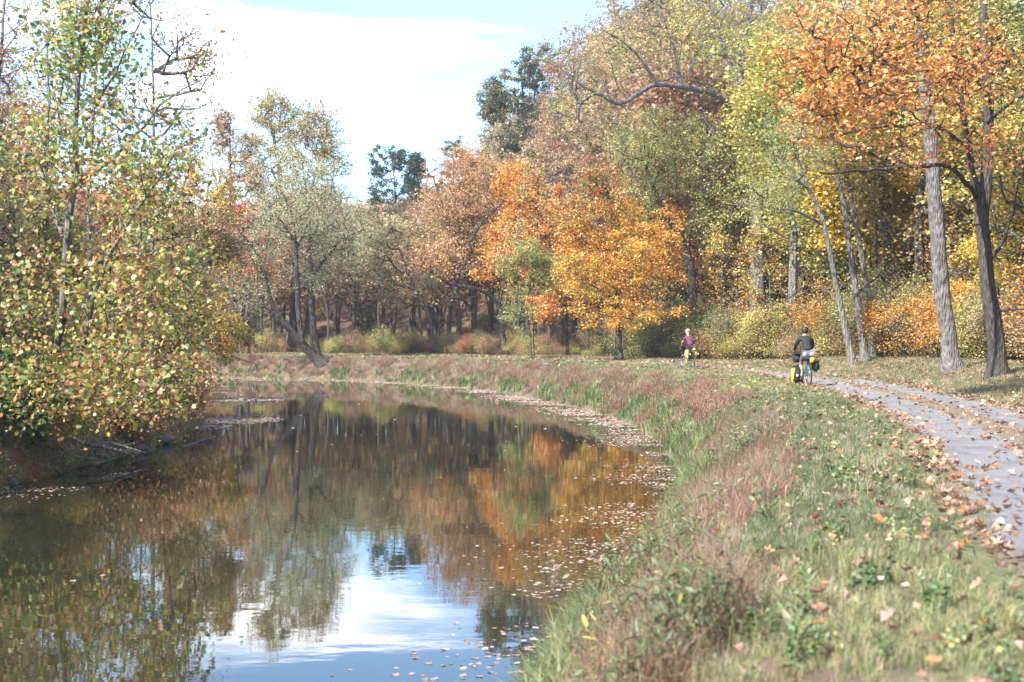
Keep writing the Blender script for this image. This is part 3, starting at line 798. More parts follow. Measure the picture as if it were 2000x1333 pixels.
# 8 giant sycamore with long crooked limb
T_('sycamore_tree', 'giant old sycamore with thick mottled trunk and long crooked limb stretching left', 'tree', 89.5,
   [(0.580, 0.252, [(1480, 685), (1480, 600), (1479, 480), (1476, 400), (1462, 300), (1448, 190), (1440, 100)]),
    (0.23, 0.10, [(1460, 250), (1410, 192), (1340, 172), (1282, 166), (1250, 180), (1208, 204), (1165, 182), (1130, 205)], [89.5, 88.2, 86.9, 85.7, 85.0, 84.4, 83.8, 83.2]),
    (0.113, 0.038, [(1165, 182), (1125, 160), (1090, 130), (1050, 115)], [83.8, 83.2, 83.2, 83.2]),
    (0.113, 0.038, [(1282, 166), (1262, 130), (1225, 90), (1180, 60)], [85.7, 85.0, 84.4, 83.8]),
    (0.126, 0.038, [(1330, 170), (1320, 110), (1300, 50), (1280, 0)], [86.9, 86.3, 85.7, 85.7]),
    (0.202, 0.063, [(1445, 160), (1455, 70), (1470, 0), (1480, -80)], [89.5, 89.5, 89.5, 89.5]),
    (0.151, 0.050, [(1445, 180), (1400, 60), (1380, -20), (1370, -90)], [89.5, 90.1, 90.7, 90.7]),
    (0.113, 0.038, [(1472, 370), (1420, 300), (1380, 240), (1350, 200)], [89.5, 88.2, 87.6, 86.9]),
    (0.151, 0.050, [(1478, 450), (1520, 340), (1560, 250), (1590, 160)], [89.5, 89.5, 89.5, 89.5])],
   [E(1150, 120, 110, 80, 83.8, 3.1, 1.6), E(1280, 60, 130, 100, 86.3, 3.8, 2.4), E(1420, 60, 140, 150, 89.5, 5.0, 3.2), E(1560, 150, 100, 150, 89.5, 5.0, 2), E(1130, 240, 80, 50, 83.8, 2.0, .5), E(1440, 300, 110, 90, 88.2, 3.8, 1.3), E(1350, -80, 200, 80, 88.2, 5.0, 1.5)],
   620, PINKTAN + SYC, 331, BARK_SYC, lsize=0.16, nleaf=19, csig=.5, tip=.011, upw=.6)
pxtree('tree', 'leaning broken grey trunk tree left of the giant sycamore trunk', 'tree', 1430, 97, 330, 70, YGREEN + TAN, 332, 150, BARK_GREY, lean=30, bot=560)
# 9 slender grey trunks
T_('tree', 'slender grey tree curving left, first of the three beside the second cyclist', 'tree', 59.8,
   [(0.159, 0.061, [(1668, 700), (1650, 640), (1632, 550), (1612, 450), (1590, 390), (1568, 345), (1545, 260)]),
    (0.073, 0.024, [(1608, 440), (1560, 415), (1500, 405), (1420, 400)], [59.8, 59.2, 58.6, 57.9])],
   [E(1560, 280, 90, 90, 59.8, 2.4, 2), E(1500, 380, 80, 50, 58.6, 2.0, 1)], 170, YGREEN, 340, BARK_GREY, nleaf=30, csig=.34, lsize=.11, shape=NARROW)
T_('tree', 'slender straight grey tree, middle one of the three beside the second cyclist', 'tree', 62.2,
   [(0.171, 0.061, [(1690, 690), (1680, 640), (1668, 540), (1652, 430), (1635, 340), (1622, 270), (1600, 160)])],
   [E(1620, 230, 90, 100, 62.2, 2.4, 2)], 120, YGREEN + GOLD, 341, BARK_GREY, nleaf=30, csig=.36, lsize=.12)
T_('tree', 'slender grey tree with darker foot, rightmost of the three beside the second cyclist', 'tree', 64.8,
   [(0.168, 0.060, [(1706, 690), (1700, 620), (1690, 540), (1670, 430), (1655, 350), (1650, 280), (1640, 180)])],
   [E(1660, 260, 80, 110, 64.8, 2.4, 2)], 130, YGREEN + GOLD, 342, BARK_GREY, nleaf=30, csig=.36, lsize=.12)
T_('tree', 'dark vine clad trunk with feathery yellow leaves between slender grey and thick pale trunks', 'tree', 71.9,
   [(0.255, 0.139, [(1772, 690), (1774, 590), (1782, 480), (1778, 380), (1765, 280), (1750, 180)]),
    (0.070, 0.023, [(1775, 560), (1745, 480), (1720, 400)], [71.9, 71.3, 70.8])],
   [E(1740, 330, 110, 90, 70.8, 3.0, 2), E(1760, 440, 80, 70, 69.6, 2.3, 1.3)], 200, GOLD + YGREEN, 343, BARK_DARK, nleaf=40, csig=.4, lsize=.15, shape=NARROW)
T_('tree', 'thin straight brown trunk right of the three slender grey trees', 'tree', 69.0,
   [(0.138, 0.069, [(1712, 690), (1712, 600), (1710, 500), (1708, 400), (1705, 290)])],
   [E(1705, 330, 60, 90, 69.0, 2.1, 2)], 90, YGREEN, 344, BARK_MID, nleaf=36, csig=.36, lsize=.14)
T_('tree', 'thick straight trunk, pale on its sunny side, left of the forked maple trunk', 'tree', 47.1,
   [(0.29, 0.19, [(1862, 715), (1850, 640), (1838, 560), (1830, 440), (1820, 320), (1808, 180), (1795, 20), (1785, -120)])],
   [E(1800, -60, 130, 150, 47.1, 3.4, 2)], 120, GOLD, 345, BARK_SYC, nleaf=40, csig=.45, lsize=.12)
# 10 front maple with forked trunk
T_('maple_tree', 'bright orange maple with forked grey trunk spreading over the right side of the path', 'tree', 41.5,
   [(0.27, 0.19, [(1950, 728), (1945, 660), (1932, 580), (1924, 500), (1916, 425)]),
    (0.21, 0.09, [(1916, 440), (1926, 350), (1930, 230), (1922, 100), (1920, -60)], [41.5] * 5),
    (0.13, 0.06, [(1916, 430), (1898, 330), (1882, 230), (1868, 130), (1850, 0)], [41.5, 41.4, 41, 40.5, 40]),
    (0.08, 0.02, [(1906, 385), (1860, 330), (1790, 325), (1680, 335), (1600, 340)], [41.4, 40, 38, 36, 34]),
    (0.07, 0.02, [(1890, 290), (1820, 245), (1720, 250), (1600, 270)], [41.4, 39, 36, 33]),
    (0.07, 0.02, [(1880, 210), (1790, 180), (1690, 190), (1590, 210)], [41, 38, 34, 31]),
    (0.07, 0.02, [(1925, 180), (1850, 100), (1760, 90), (1650, 130)], [41.5, 38, 34, 30]),
    (0.07, 0.02, [(1925, 240), (1990, 190), (2060, 170)], [41.5, 39, 37]),
    (0.06, 0.02, [(1925, 520), (1960, 470), (1985, 380), (2000, 300)], [41.5, 41, 40, 39]),
    (0.05, 0.02, [(1940, 610), (1970, 605), (2020, 600)], [41.5, 41, 40])],
   [E(1780, 110, 190, 120, 31, 3, 3.4), E(1900, 180, 130, 110, 33, 3, 2), E(1680, 190, 120, 85, 30, 2.2, 1.8), E(1620, 60, 110, 90, 30, 2, 1.3), E(1850, -60, 250, 110, 32, 4, 2.2), E(1600, 230, 80, 60, 31, 1.2, .8), E(1760, 290, 150, 45, 33, 1.5, 1.0), E(1560, 130, 70, 90, 30, 1.5, .8), E(1950, 300, 80, 50, 34, 1.5, .6)],
   880, MAPLEO, 346, BARK_DARK, shape=MAPLE, lsize=0.078, nleaf=12, csig=.26, flat=.45, up=.5, tip=.006, upw=.3)
pxtree('tree', 'golden yellow tree at the right edge behind the forked maple trunk', 'tree', 1985, 56, 330, 90, GOLD, 350, 260, BARK_DARK, bot=600, lsize=.11)
pxtree('tree', 'tall yellow tree behind the pale straight trunk', 'tree', 1880, 66, 180, 120, GOLD + ORANGE, 351, 260, BARK_DARK, bot=600)
pxtree('tree', 'yellow green tree behind the three slender grey trunks', 'tree', 1630, 94, 160, 110, YGREEN + GOLD, 352, 280, BARK_MID, bot=560)
pxtree('tree', 'gold tree standing in the wood right of the giant sycamore', 'tree', 1560, 102, 200, 90, GOLD + TAN, 353, 220, BARK_MID, bot=560)
pxtree('tree', 'low orange maple sapling in front of the dark vine clad trunk', 'tree', 1765, 62, 590, 95, ORANGE, 354, 150, BARK_MID, bot=700, lsize=.10, r0=.05)
pxtree('tree', 'orange leafed small tree at the foot of the pale straight trunk', 'tree', 1900, 58, 545, 85, ORANGE + GOLD, 355, 130, BARK_MID, bot=700, lsize=.10, r0=.05)

# slim trunks in the wood behind the far bank
rr = np.random.default_rng(400)
for k, (px_, d_, lab) in enumerate([
    (470, 112, 'slim trunk at the left end of the far bank wood, over the hanging yellow leaves'),
    (510, 113, "slim dark trunk behind the far bank just left of the leaning trunk's low limb"),
    (537, 118, 'thin dark trunk in the far wood directly behind the elbow of the leaning trunk'),
    (564, 111, 'stoutest dark trunk behind the far bank, seen right above the leaning trunk'),
    (600, 119, "thin dark trunk in the far wood between the leaning tree's two stems"),
    (640, 109, "pale crooked slim trunk first to the right of the leaning tree's foot"),
    (655, 116, "slim dark trunk second to the right of the leaning tree's foot"),
    (689, 112, "slim trunk leaning right, third to the right of the leaning tree's foot"),
    (716, 118, 'thin dark trunk in the middle of the gap right of the leaning tree'),
    (742, 111, 'slim trunk with tan leaves under the far off dark evergreen'),
    (768, 117, 'thin dark trunk in the far wood just right of the one under the evergreen'),
    (800, 113, 'slim dark trunk halfway between the evergreen and the red brown post'),
    (824, 109, 'slim trunk left of the sparse pale tree leaning left'),
    (862, 116, 'thin dark trunk rising directly behind the red brown post'),
    (880, 108, 'slim dark trunk just right of the red brown post'),
    (955, 112, 'slim dark trunk between the big fan crowned tree and the long bough tree'),
    (1010, 107, 'slim dark trunk left of the small green feathery tree'),
    (1030, 104, 'slim dark trunk directly behind the small green feathery tree'),
    (1085, 101, 'slim gold leafed tree right of the small green feathery tree'),
    (1108, 106, 'thin dark trunk left of the orange maple, farther back in the wood'),
    (1150, 98, "slim gold leafed tree just left of the orange maple's stem"),
    (1240, 96, "slim tree just right of the orange maple's dark stem"),
    (1290, 92, 'slim tree between the orange maple and the first cyclist'),
    (1405, 84, 'slim tree just right of the first cyclist and the crooked dark trunk'),
    (1440, 92, "slim dark trunk left of the giant sycamore's thick foot"),
    (1510, 80, "slim tree between the giant sycamore's foot and the second cyclist"),
    (1560, 84, 'slim dark trunk rising behind the second cyclist'),
    (1800, 70, 'slim dark trunk between the vine clad trunk and the thick pale trunk')]):
    pal = BROWNT + TAN + PINKTAN if px_ < 1000 else ORANGE + TAN + YGREEN
    pxtree('tree', lab, 'tree', px_, d_, 420 + rr.normal() * 40, 42 + 10 * rr.random(), pal, 400 + k, 70, BARK_DARK if k % 4 else BARK_MID, lean=rr.normal() * 24 + (25 if px_ == 689 else 0), bot=600,
           group='slim trees in the wood along the far bank and bend', nleaf=16, r0=(.22 if px_ == 564 else .10 + .09 * rr.random()), upw=.6)
print('tris', NTRI[0])
DENS = (1.0, 1.0)

# ------------------------------------------------------------------ scattered stuff
def scatter(name, pts, rot, scl, idx, tint, protos, kind='stuff', label=None):
    n = len(pts)
    me = bpy.data.meshes.new(name)
    me.vertices.add(n); me.vertices.foreach_set('co', np.asarray(pts, np.float32).ravel())
    for nm, ty, arr, key in (('rot', 'FLOAT_VECTOR', rot, 'vector'), ('scl', 'FLOAT', scl, 'value'), ('idx', 'INT', idx, 'value'), ('tint', 'FLOAT_COLOR', tint, 'color')):
        a = me.attributes.new(nm, ty, 'POINT')
        arr = np.asarray(arr)
        if nm == 'tint': arr = np.column_stack([arr, np.ones(n)])
        a.data.foreach_set(key, (arr.astype(np.int32) if ty == 'INT' else arr.astype(np.float32)).ravel())
    o = link(name, me)
    c = bpy.data.collections.new(name + '_kinds')
    for k, (pm) in enumerate(protos):
        po = bpy.data.objects.new('%s_kind_%02d' % (name, k), pm); c.objects.link(po)
    ng = bpy.data.node_groups.new(name + '_scatter', 'GeometryNodeTree')
    ng.interface.new_socket('Geometry', in_out='INPUT', socket_type='NodeSocketGeometry')
    ng.interface.new_socket('Geometry', in_out='OUTPUT', socket_type='NodeSocketGeometry')
    N = ng.nodes.new; L = ng.links.new
    gi = N('NodeGroupInput'); go = N('NodeGroupOutput')
    ip = N('GeometryNodeInstanceOnPoints'); ci = N('GeometryNodeCollectionInfo')
    ci.inputs['Collection'].default_value = c
    ci.inputs['Separate Children'].default_value = True
    ci.inputs['Reset Children'].default_value = True
    def attr(nm, ty):
        a = N('GeometryNodeInputNamedAttribute'); a.data_type = ty; a.inputs['Name'].default_value = nm; return a.outputs['Attribute']
    L(gi.outputs[0], ip.inputs['Points']); L(ci.outputs[0], ip.inputs['Instance'])
    ip.inputs['Pick Instance'].default_value = True
    L(attr('idx', 'INT'), ip.inputs['Instance Index'])
    er = N('FunctionNodeEulerToRotation'); L(attr('rot', 'FLOAT_VECTOR'), er.inputs[0]); L(er.outputs[0], ip.inputs['Rotation'])
    L(attr('scl', 'FLOAT'), ip.inputs['Scale'])
    L(ip.outputs[0], go.inputs[0])
    md = o.modifiers.new('scatter', 'NODES'); md.node_group = ng
    if kind: o['kind'] = kind
    if label: o['label'] = label
    return o

def blades(name, n, rad, h, w, bend, r, head=None, seedcol=None, mat=None, spread=0.35):
    """a tuft of n grass blades; col attribute carries a mild blade to blade variation"""
    V = []; Fc = []; Np = []; Cc = []
    for i in range(n):
        a = r.random() * 6.28; q = rad * math.sqrt(r.random())
        b = np.array([math.cos(a) * q, math.sin(a) * q, -0.03])
        hh = h * (0.45 + 0.75 * r.random()); th = r.random() * 6.28
        ln = np.array([math.cos(th), math.sin(th), 0]); sd = np.array([-ln[1], ln[0], 0]) * w * (0.6 + .8 * r.random()) / 2
        s1 = spread * r.random(); bd = bend * (0.3 + r.random())
        m1 = b + np.array([0, 0, hh * .55]) + ln * hh * s1 * .5
        m2 = b + np.array([0, 0, hh * (1 - .35 * bd)]) + ln * hh * (s1 + bd * .55)
        k = len(V)
        V += [b - sd, b + sd, m1 + sd * .8, m1 - sd * .8, m2]
        Fc += [k, k + 1, k + 2, k + 3, k + 3, k + 2, k + 4]; Np += [4, 3]
        c = np.array([1, 1, 1.0]) * (0.7 + .6 * r.random())
        if r.random() < .25: c = c * np.array([1.7, 1.35, 1.2])
        Cc += [c, c]
        if head and r.random() < head:
            for j in range(6):
                p = m1 + (m2 - m1) * (0.3 + .13 * j) + r.normal(size=3) * .014 * (h / .4)
                z = (0.0022 if w < .01 else .007) * (1.0 + r.random()); d = r.normal(size=3) * z; e = r.normal(size=3) * z * .5
                k = len(V); V += [p - d, p + e, p + d, p - e]; Fc += [k, k + 1, k + 2, k + 3]; Np += [4]
                Cc.append(np.array(seedcol) * (.7 + .6 * r.random()))
    me = fast_mesh(name, np.array(V), np.array(Fc), np.array(Np), False, np.clip(np.array(Cc), 0, 4))
    me.materials.append(mat or GRASS_I)
    return me

rg_ = np.random.default_rng(5)
P_SHORT = [blades('short_tuft', 34, .10, .16, .006, .8, rg_) for _ in range(3)]
P_TALL = [blades('tall_tuft', 30, .11, .42, .007, .7, rg_, .35, (1.3, 1.0, .9)) for _ in range(2)]
P_SEED = [blades('seed_tuft', 42, .14, .40, .0045, .5, rg_, .95, (1.25, 0.95, .92), spread=.5) for _ in range(3)]
P_REED = [blades('reed_tuft', 26, .10, .62, .013, .9, rg_) for _ in range(2)]
P_FARS = [blades('far_short_tuft', 26, .20, .20, .016, .8, rg_, .2, (1.3, 1.1, .9)) for _ in range(2)]
P_FART = [blades('far_seed_tuft', 34, .22, .45, .013, .6, rg_, .6, (1.25, .95, .9), spread=.5) for _ in range(2)]
P_FARR = [blades('far_reed_tuft', 26, .20, .60, .022, .9, rg_) for _ in range(2)]
GR = P_SHORT + P_TALL + P_SEED + P_REED + P_FARS + P_FART + P_FARR
# index ranges: short 0-2, tall 3-4, seed 5-7, reed 8-9, far short 10-11, far seed 12-13, far reed 14-15

def weedy(name, n, rad, h, ls, r, shape=NARROW):
    """leafy herb clump with thin stems"""
    V = []; Fc = []; Np = []; Cc = []
    C = []; 
    for i in range(n):
        a = r.random() * 6.28; q = rad * math.sqrt(r.random())
        b = np.array([math.cos(a) * q, math.sin(a) * q, 0]); hh = h * (.5 + .6 * r.random())
        t = b * 1.0 + np.array([r.normal() * .12 * h, r.normal() * .12 * h, hh])
        sd = np.array([.003 + .002 * h, 0, 0]); k = len(V)
        V += [b - sd, b + sd, t + sd * .3, t - sd * .3]; Fc += [k, k + 1, k + 2, k + 3]; Np += [4]; Cc.append((.9, .7, .5))
        for j in range(9):
            C.append(b + (t - b) * (.2 + .8 * j / 8) + r.normal(size=3) * ls * .35)
    C = np.array(C); lv, lf, k, _ = leaf_arrays(C, ls, None, r, shape, .5, .3)
    base = len(V)
    V = np.concatenate([np.array(V), lv]); Fc = np.concatenate([np.array(Fc), lf + base]); Np = np.array(Np + [k] * len(C))
    cc = np.concatenate([np.array(Cc), (0.65 + .7 * r.random((len(C), 1))) * np.ones((len(C), 3)) * np.where(r.random((len(C), 1)) < .2, [1.7, 1.3, .8], [1, 1, 1])])
    me = fast_mesh(name, V, Fc, Np, False, cc); me.materials.append(GRASS_I); return me
P_HERB = [weedy('herb_clump', 9, .14, .45, .07, rg_) for _ in range(2)] + [weedy('low_herb', 7, .12, .22, .055, rg_, RHOMB) for _ in range(2)]
GR += P_HERB   # 16-19

def grass_points():
    out = []
    bands = [(3.5, 12, 150), (12, 20, 95), (20, 34, 60), (34, 60, 26), (60, 116, 13)]
    for y0, y1, den in bands:
        x0, x1 = (-5, 22) if y0 < 34 else (-8, 24) if y0 < 60 else (-75, 22)
        n = int((x1 - x0) * (y1 - y0) * den)
        x = rng.uniform(x0, x1, n); y = rng.uniform(y0, y1, n)
        # keep only what the lens or the water mirror could show, with a generous margin
        kx = np.abs(x) < y * 0.42 + 2.5
        x = x[kx]; y = y[kx]
        z, sR, sL, sP = ground(x, y, True)
        k = (sR > 0.0) & (sP < 8.5) & ~((sP > 0.12) & (sP < 2.45)) & (z > WATER - .03)
        mid = (sR > 2) & (np.abs(sP - 1.28) < 0.16) & (rng.random(len(x)) < .35)
        k = k | mid
        k &= ~((sP > 4.8) & (rng.random(len(x)) < .45))
        out.append(np.column_stack([x, y, z, sR, sP])[k])
    return np.concatenate(out)
gp = grass_points()
x, y, z, sR_, sP_ = gp.T
n = len(gp)
u = rng.random(n); far = y > 34
nz1 = vnoise(x, y, 1.6, 21); nz2 = vnoise(x, y, 5.0, 22); nz3 = vnoise(x, y, .7, 23)
edge = 1.55 + (nz1 - .5) * 1.5 + (nz2 - .5) * .8
flat_ = (sR_ > edge)
reed = (sR_ < 0.55 + .3 * nz2) & (nz1 > .40)
idx = np.where(flat_, rng.integers(0, 3, n), rng.integers(5, 8, n))
idx = np.where(flat_ & (u < .02), rng.integers(3, 5, n), idx)
idx = np.where(~flat_ & (u < .22), rng.integers(3, 5, n), idx)
idx = np.where(~flat_ & (nz3 > .62) & (u > .86), rng.integers(16, 18, n), idx)
idx = np.where(flat_ & (nz3 > .6) & (u > .965), rng.integers(18, 20, n), idx)
idx = np.where(reed, rng.integers(8, 10, n), idx)
f_idx = np.where(flat_, rng.integers(10, 12, n), rng.integers(12, 14, n)); f_idx = np.where(reed, rng.integers(14, 16, n), f_idx)
f_idx = np.where(~flat_ & (u > .95), 16, f_idx)
idx = np.where(far, f_idx, idx)
g1 = np.array([0.17, 0.235, 0.10]); g2 = np.array([0.37, 0.385, 0.18]); st = np.array([0.52, 0.46, 0.30]); pk = np.array([0.38, 0.205, 0.165]); br = np.array([0.30, 0.20, 0.13])
pk2 = np.array([0.40, 0.30, 0.22]); rd = np.array([0.13, 0.21, 0.075])
tn = g1 + (g2 - g1) * (sstep((nz2 - .25) * 1.8) * .75 + .25 * rng.random(n))[:, None]
tn = np.where((rng.random(n) < .14 + .22 * sstep((nz1 - .5) * 3))[:, None], st, tn)
a = (sstep((nz1 - .25) * 1.7) * (.35 + .65 * sstep((y - 10) / 8)))[:, None]
tb = pk * a + br * (1 - a)
tb = np.where((rng.random(n) < .3)[:, None], pk2, tb)
tb = np.where((rng.random(n) < .34)[:, None], g2 * .8, tb)
tint = np.where(flat_[:, None], tn, tb)
tint = np.where((reed | (idx >= 16))[:, None], rd + (g2 - rd) * (rng.random(n) ** 2)[:, None], tint)
verge = sP_ > 2.3
tint = np.where((verge & (rng.random(n) < .4))[:, None], (st + pk2) * .5, tint)
tint *= (0.50 + .5 * rng.random(n))[:, None]
scl = (0.7 + .6 * rng.random(n)) * np.where(flat_, 0.5 + .35 * nz1, 0.66 + .4 * nz3)
scl *= np.where((sP_ > -.5) & (sP_ < 3), .55, 1.0)
scl *= np.where((np.abs(sP_ - 1.28) < .4), .5, 1.0)
scl *= np.where(sP_ > 5, 1.35, 1.0)
scl *= np.where(reed & ~far & (y < 20), .8, 1.0)
scl *= np.where((y < 6.5), .7, 1.0)
rot = np.column_stack([rng.normal(0, .12, n), rng.normal(0, .12, n), rng.random(n) * 6.28])
# left bank
nl = 60000
xl = rng.uniform(-30, -8, nl); yl = 18 + 72 * rng.random(nl) ** 1.7; zl, _, sl_, _ = ground(xl, yl, True)
kl = (sl_ > 0.02) & (sl_ < 4) & (np.abs(xl) < yl * .42 + 2.5); xl, yl, zl, sl_ = xl[kl], yl[kl], zl[kl], sl_[kl]; nl = len(xl)
il = np.where(rng.random(nl) < .5, rng.integers(16, 20, nl), rng.integers(3, 8, nl))
tl = pick([(3, (0.42, 0.26, 0.13)), (2, (0.30, 0.34, 0.12)), (2, (0.48, 0.38, 0.2)), (1, (0.12, 0.2, 0.07))], nl, rng)
x = np.r_[x, xl]; y = np.r_[y, yl]; z = np.r_[z, zl]; idx = np.r_[idx, il]; tint = np.r_[tint, tl]; scl = np.r_[scl, .5 + .8 * rng.random(nl)]
rot = np.r_[rot, np.column_stack([rng.normal(0, .2, nl), rng.normal(0, .2, nl), rng.random(nl) * 6.28])]
scatter('grass', np.column_stack([x, y, z]), rot, scl, idx, tint, GR)
print('grass', n)

# fallen leaves: curled five pointed and oval shapes
def dry_leaf(name, r, s=1.0, shape=MAPLE, curl=.5, mat=None):
    v = shape.copy() * s; v[:, 1] -= .5 * s
    v[:, 2] = curl * (v[:, 0] ** 2 * 1.2 + .5 * v[:, 1] ** 2) / s + r.normal(size=len(v)) * .04 * s
    k = len(v)
    c = np.array([[0, 0.02 * s, 0.0]]); V = np.concatenate([v, c])
    Fc = np.array([[i, (i + 1) % k, k] for i in range(k)]).ravel()
    me = fast_mesh(name, V, Fc, 3, False, np.ones((k, 3)) * (.85 + .3 * r.random((k, 1))))
    me.materials.append(mat or LITTER_I); return me
LV = [dry_leaf('dry_leaf_shape', rg_, 1, MAPLE, c) for c in (.3, .7, 1.1)] + [dry_leaf('oval_leaf_shape', rg_, 1, RHOMB * np.array([1.4, 1, 1]), c) for c in (.3, .9)]
def litter_points():
    out = []
    for y0, y1, den, s in [(4, 14, 170, .066), (14, 30, 130, .076), (30, 62, 70, .085), (62, 118, 26, .13)]:
        x0, x1 = (-2, 26) if y0 < 30 else (-8, 34) if y0 < 62 else (-70, 36)
        n = int((x1 - x0) * (y1 - y0) * den)
        x = rng.uniform(x0, x1, n); y = rng.uniform(y0, y1, n)
        k = np.abs(x) < y * 0.42 + 2.5; x = x[k]; y = y[k]
        z, sR, sL, sP = ground(x, y, True)
        nn = vnoise(x, y, .5, 31); n2 = vnoise(x, y, 2.5, 32)
        g = lambda c, w: np.exp(-((sP - c) / w) ** 2)
        p = 0.028 + 0.65 * g(0.0, .17) + .35 * g(-.2, .25) * (n2 > .45) + 0.85 * g(1.28, .26) * (.4 + n2) + .6 * g(2.75, .28) + .28 * g(3.4, .8) * (.3 + n2)
        p = p * (.35 + 1.5 * sstep((nn - .35) * 2.5)) + 0.006 + .03 * (sP < -.2)
        p = np.where(sP > 4.5, .25 + .2 * n2, p)
        p = np.where(sR < 1.6, .02, p); p = np.where(sR < .2, 0, p)
        k = rng.random(len(x)) < p
        zz = np.where((sP > -.2) & (sP < 2.8), 0.012, z + np.where(sP < 0, .07, .03))
        out.append(np.column_stack([x, y, zz, np.full(len(x), s)])[k])
    return np.concatenate(out)
lp = litter_points()
nl = 30000
xl = rng.uniform(-22, -8, nl); yl = rng.uniform(18, 62, nl); zl, _, sl_, _ = ground(xl, yl, True)
kl = (sl_ > -.05) & (sl_ < 4) & (np.abs(xl) < yl * .42 + 2.5)
lp = np.concatenate([lp, np.column_stack([xl, yl, zl + .04, np.full(nl, .09)])[kl]]); n = len(lp)
LC = np.array([(0.44, 0.26, 0.17), (0.56, 0.39, 0.28), (0.36, 0.17, 0.10), (0.50, 0.22, 0.09), (0.22, 0.12, 0.08), (0.46, 0.31, 0.20)])
scatter('leaf_litter', lp[:, :3], np.column_stack([rng.normal(0, .45, n), rng.normal(0, .45, n), rng.random(n) * 6.28]),
        lp[:, 3] * (.6 + .8 * rng.random(n)), rng.integers(0, 5, n), LC[rng.integers(0, 6, n)] * (.45 + .65 * rng.random(n))[:, None], LV)
print('litter', n)

# leaves afloat on the water
FLV = [dry_leaf('floating_leaf_shape', rg_, 1, MAPLE, .08), dry_leaf('floating_oval_shape', rg_, 1, RHOMB * np.array([1.4, 1, 1]), .1)]
n = 620000
x = rng.uniform(-26, 6, n); y = rng.uniform(9, 104, n)
k = np.abs(x) < y * 0.42 + 2; x = x[k]; y = y[k]
_, sR, sL, _ = ground(x, y, True)
d1 = -sR; d2 = -sL
st1 = vnoise(x * .5, y * 1.0, .35, 41); st2 = vnoise(x * .45, y, 1.6, 42); st3 = vnoise(x, y, 4, 43)
p = np.exp(-((d1 - .5) / (.55 + .6 * st3)) ** 2) * sstep((st1 * .5 + st2 * .7 - .46) * 5) * .6 * (d1 > -.05)
p += np.exp(-(d1 / 2.2) ** 2) * (st1 > .62) * (st2 > .5) * .07 * (d1 > 0)
p += 0.0006 * (d1 > 0) * (d2 > 0)
def mat_at(px, py, wx_, wy_, a):
    global p
    d = 3 * F / (py - HZ); X0 = (px - 1000) / F * d
    q = np.exp(-(((x - X0) / wx_) ** 4 + ((y - d) / wy_) ** 2))
    p = np.maximum(p, q * a * sstep((st1 * .5 + st2 * .6 - .3) * 5) * (d2 > -.3) * (d1 > 0))
mat_at(470, 783, 1.6, 2.6, .95); mat_at(460, 820, 1.3, 1.7, .9); mat_at(400, 830, 1.2, 2.0, .8); mat_at(50, 962, 1.0, .7, .95); mat_at(395, 765, 1.5, 2.5, .7)
mat_at(560, 742, 3.0, 1.8, .3)
p = np.where(y > 40, p * 1.5, p * (.35 + .65 * sstep((y - 14) / 12)))
k = rng.random(len(x)) < p
x = x[k]; y = y[k]; n = len(x)
FC = np.array([(0.62, 0.45, 0.40), (0.55, 0.35, 0.27), (0.70, 0.58, 0.50), (0.45, 0.26, 0.17), (0.58, 0.42, 0.22)])
scatter('floating_leaves', np.column_stack([x, y, np.full(n, WATER + .004)]), np.column_stack([rng.normal(0, .06, n), rng.normal(0, .06, n), rng.random(n) * 6.28]),
        np.where(y > 45, .105, .062) * (.6 + .7 * rng.random(n)), rng.integers(0, 2, n), FC[rng.integers(0, 5, n)] * (.45 + .5 * rng.random(n))[:, None], FLV)
print('floating', n)

# ------------------------------------------------------------------ the wood as a mass: hill, far side, deep understorey
def proto_tree(seed, H, half, bare, ncl, nleaf, ls, bark, shape=RHOMB, cs=.42):
    r = np.random.default_rng(seed)
    sp = [([np.array([0, 0, -.5]), np.array([.2 * r.normal(), .2, H * .35]), np.array([.5 * r.normal(), .3 * r.normal(), H * .62]), np.array([.6 * r.normal(), .5 * r.normal(), H * .85])], .016 * H, .04)]
    c = H * (1 + bare) / 2
    env = [(np.array([0, 0, c]), np.array([half, half, H * (1 - bare) / 2]), 2)]
    for j in range(4):
        th = r.random() * 6.28
        env.append((np.array([math.cos(th) * half * .6, math.sin(th) * half * .6, c + r.normal() * H * .12]), np.array([half * .5, half * .5, H * .16]), .5))
    T = build_tree(sp, env, ncl, True, [(1, (1, 1, 1))], seed, shape=shape, lsize=ls, nleaf=nleaf, csig=cs if H > 8 else .3, tip=.018 if H > 8 else .008)
    ch = [(P, R, min(ns, 6)) for P, R, ns in T.sp] + [(P, R, 3) for P, R, ns in T.tw]
    Vl, Fl = [], []; tube_mesh_arrays(ch, Vl, Fl, 0)
    tv = np.concatenate(Vl); tf = np.concatenate(Fl)
    V, Fi, kk, col = T.leaf
    nper = np.r_[np.full(len(tf), 4), np.full(len(col), kk)]
    cc = np.concatenate([np.ones((len(tf), 3)) * .1, col])
    me = fast_mesh('wood_tree_shape', np.concatenate([tv, V]), np.r_[tf.ravel(), Fi + len(tv)], nper, False, cc)
    me.materials.append(bark); me.materials.append(LEAF_I)
    mi = np.r_[np.zeros(len(tf)), np.ones(len(col))].astype(np.int32)
    me.polygons.foreach_set('material_index', mi)
    return me
PT = [proto_tree(901, 14, 3.4, .34, 230, 50, .2, BARK_DARK), proto_tree(902, 15, 2.8, .4, 200, 45, .2, BARK_DARK),
      proto_tree(903, 13, 3.8, .3, 260, 45, .2, BARK_DARK), proto_tree(904, 15, 3.0, .3, 120, 26, .24, BARK_GREY),
      proto_tree(905, 13, 3.2, .2, 190, 95, .14, BARK_DARK), proto_tree(906, 14, 2.6, .3, 170, 80, .14, BARK_GREY),
      proto_tree(907, 14, 3.4, .15, 420, 9, .13, BARK_MID)]
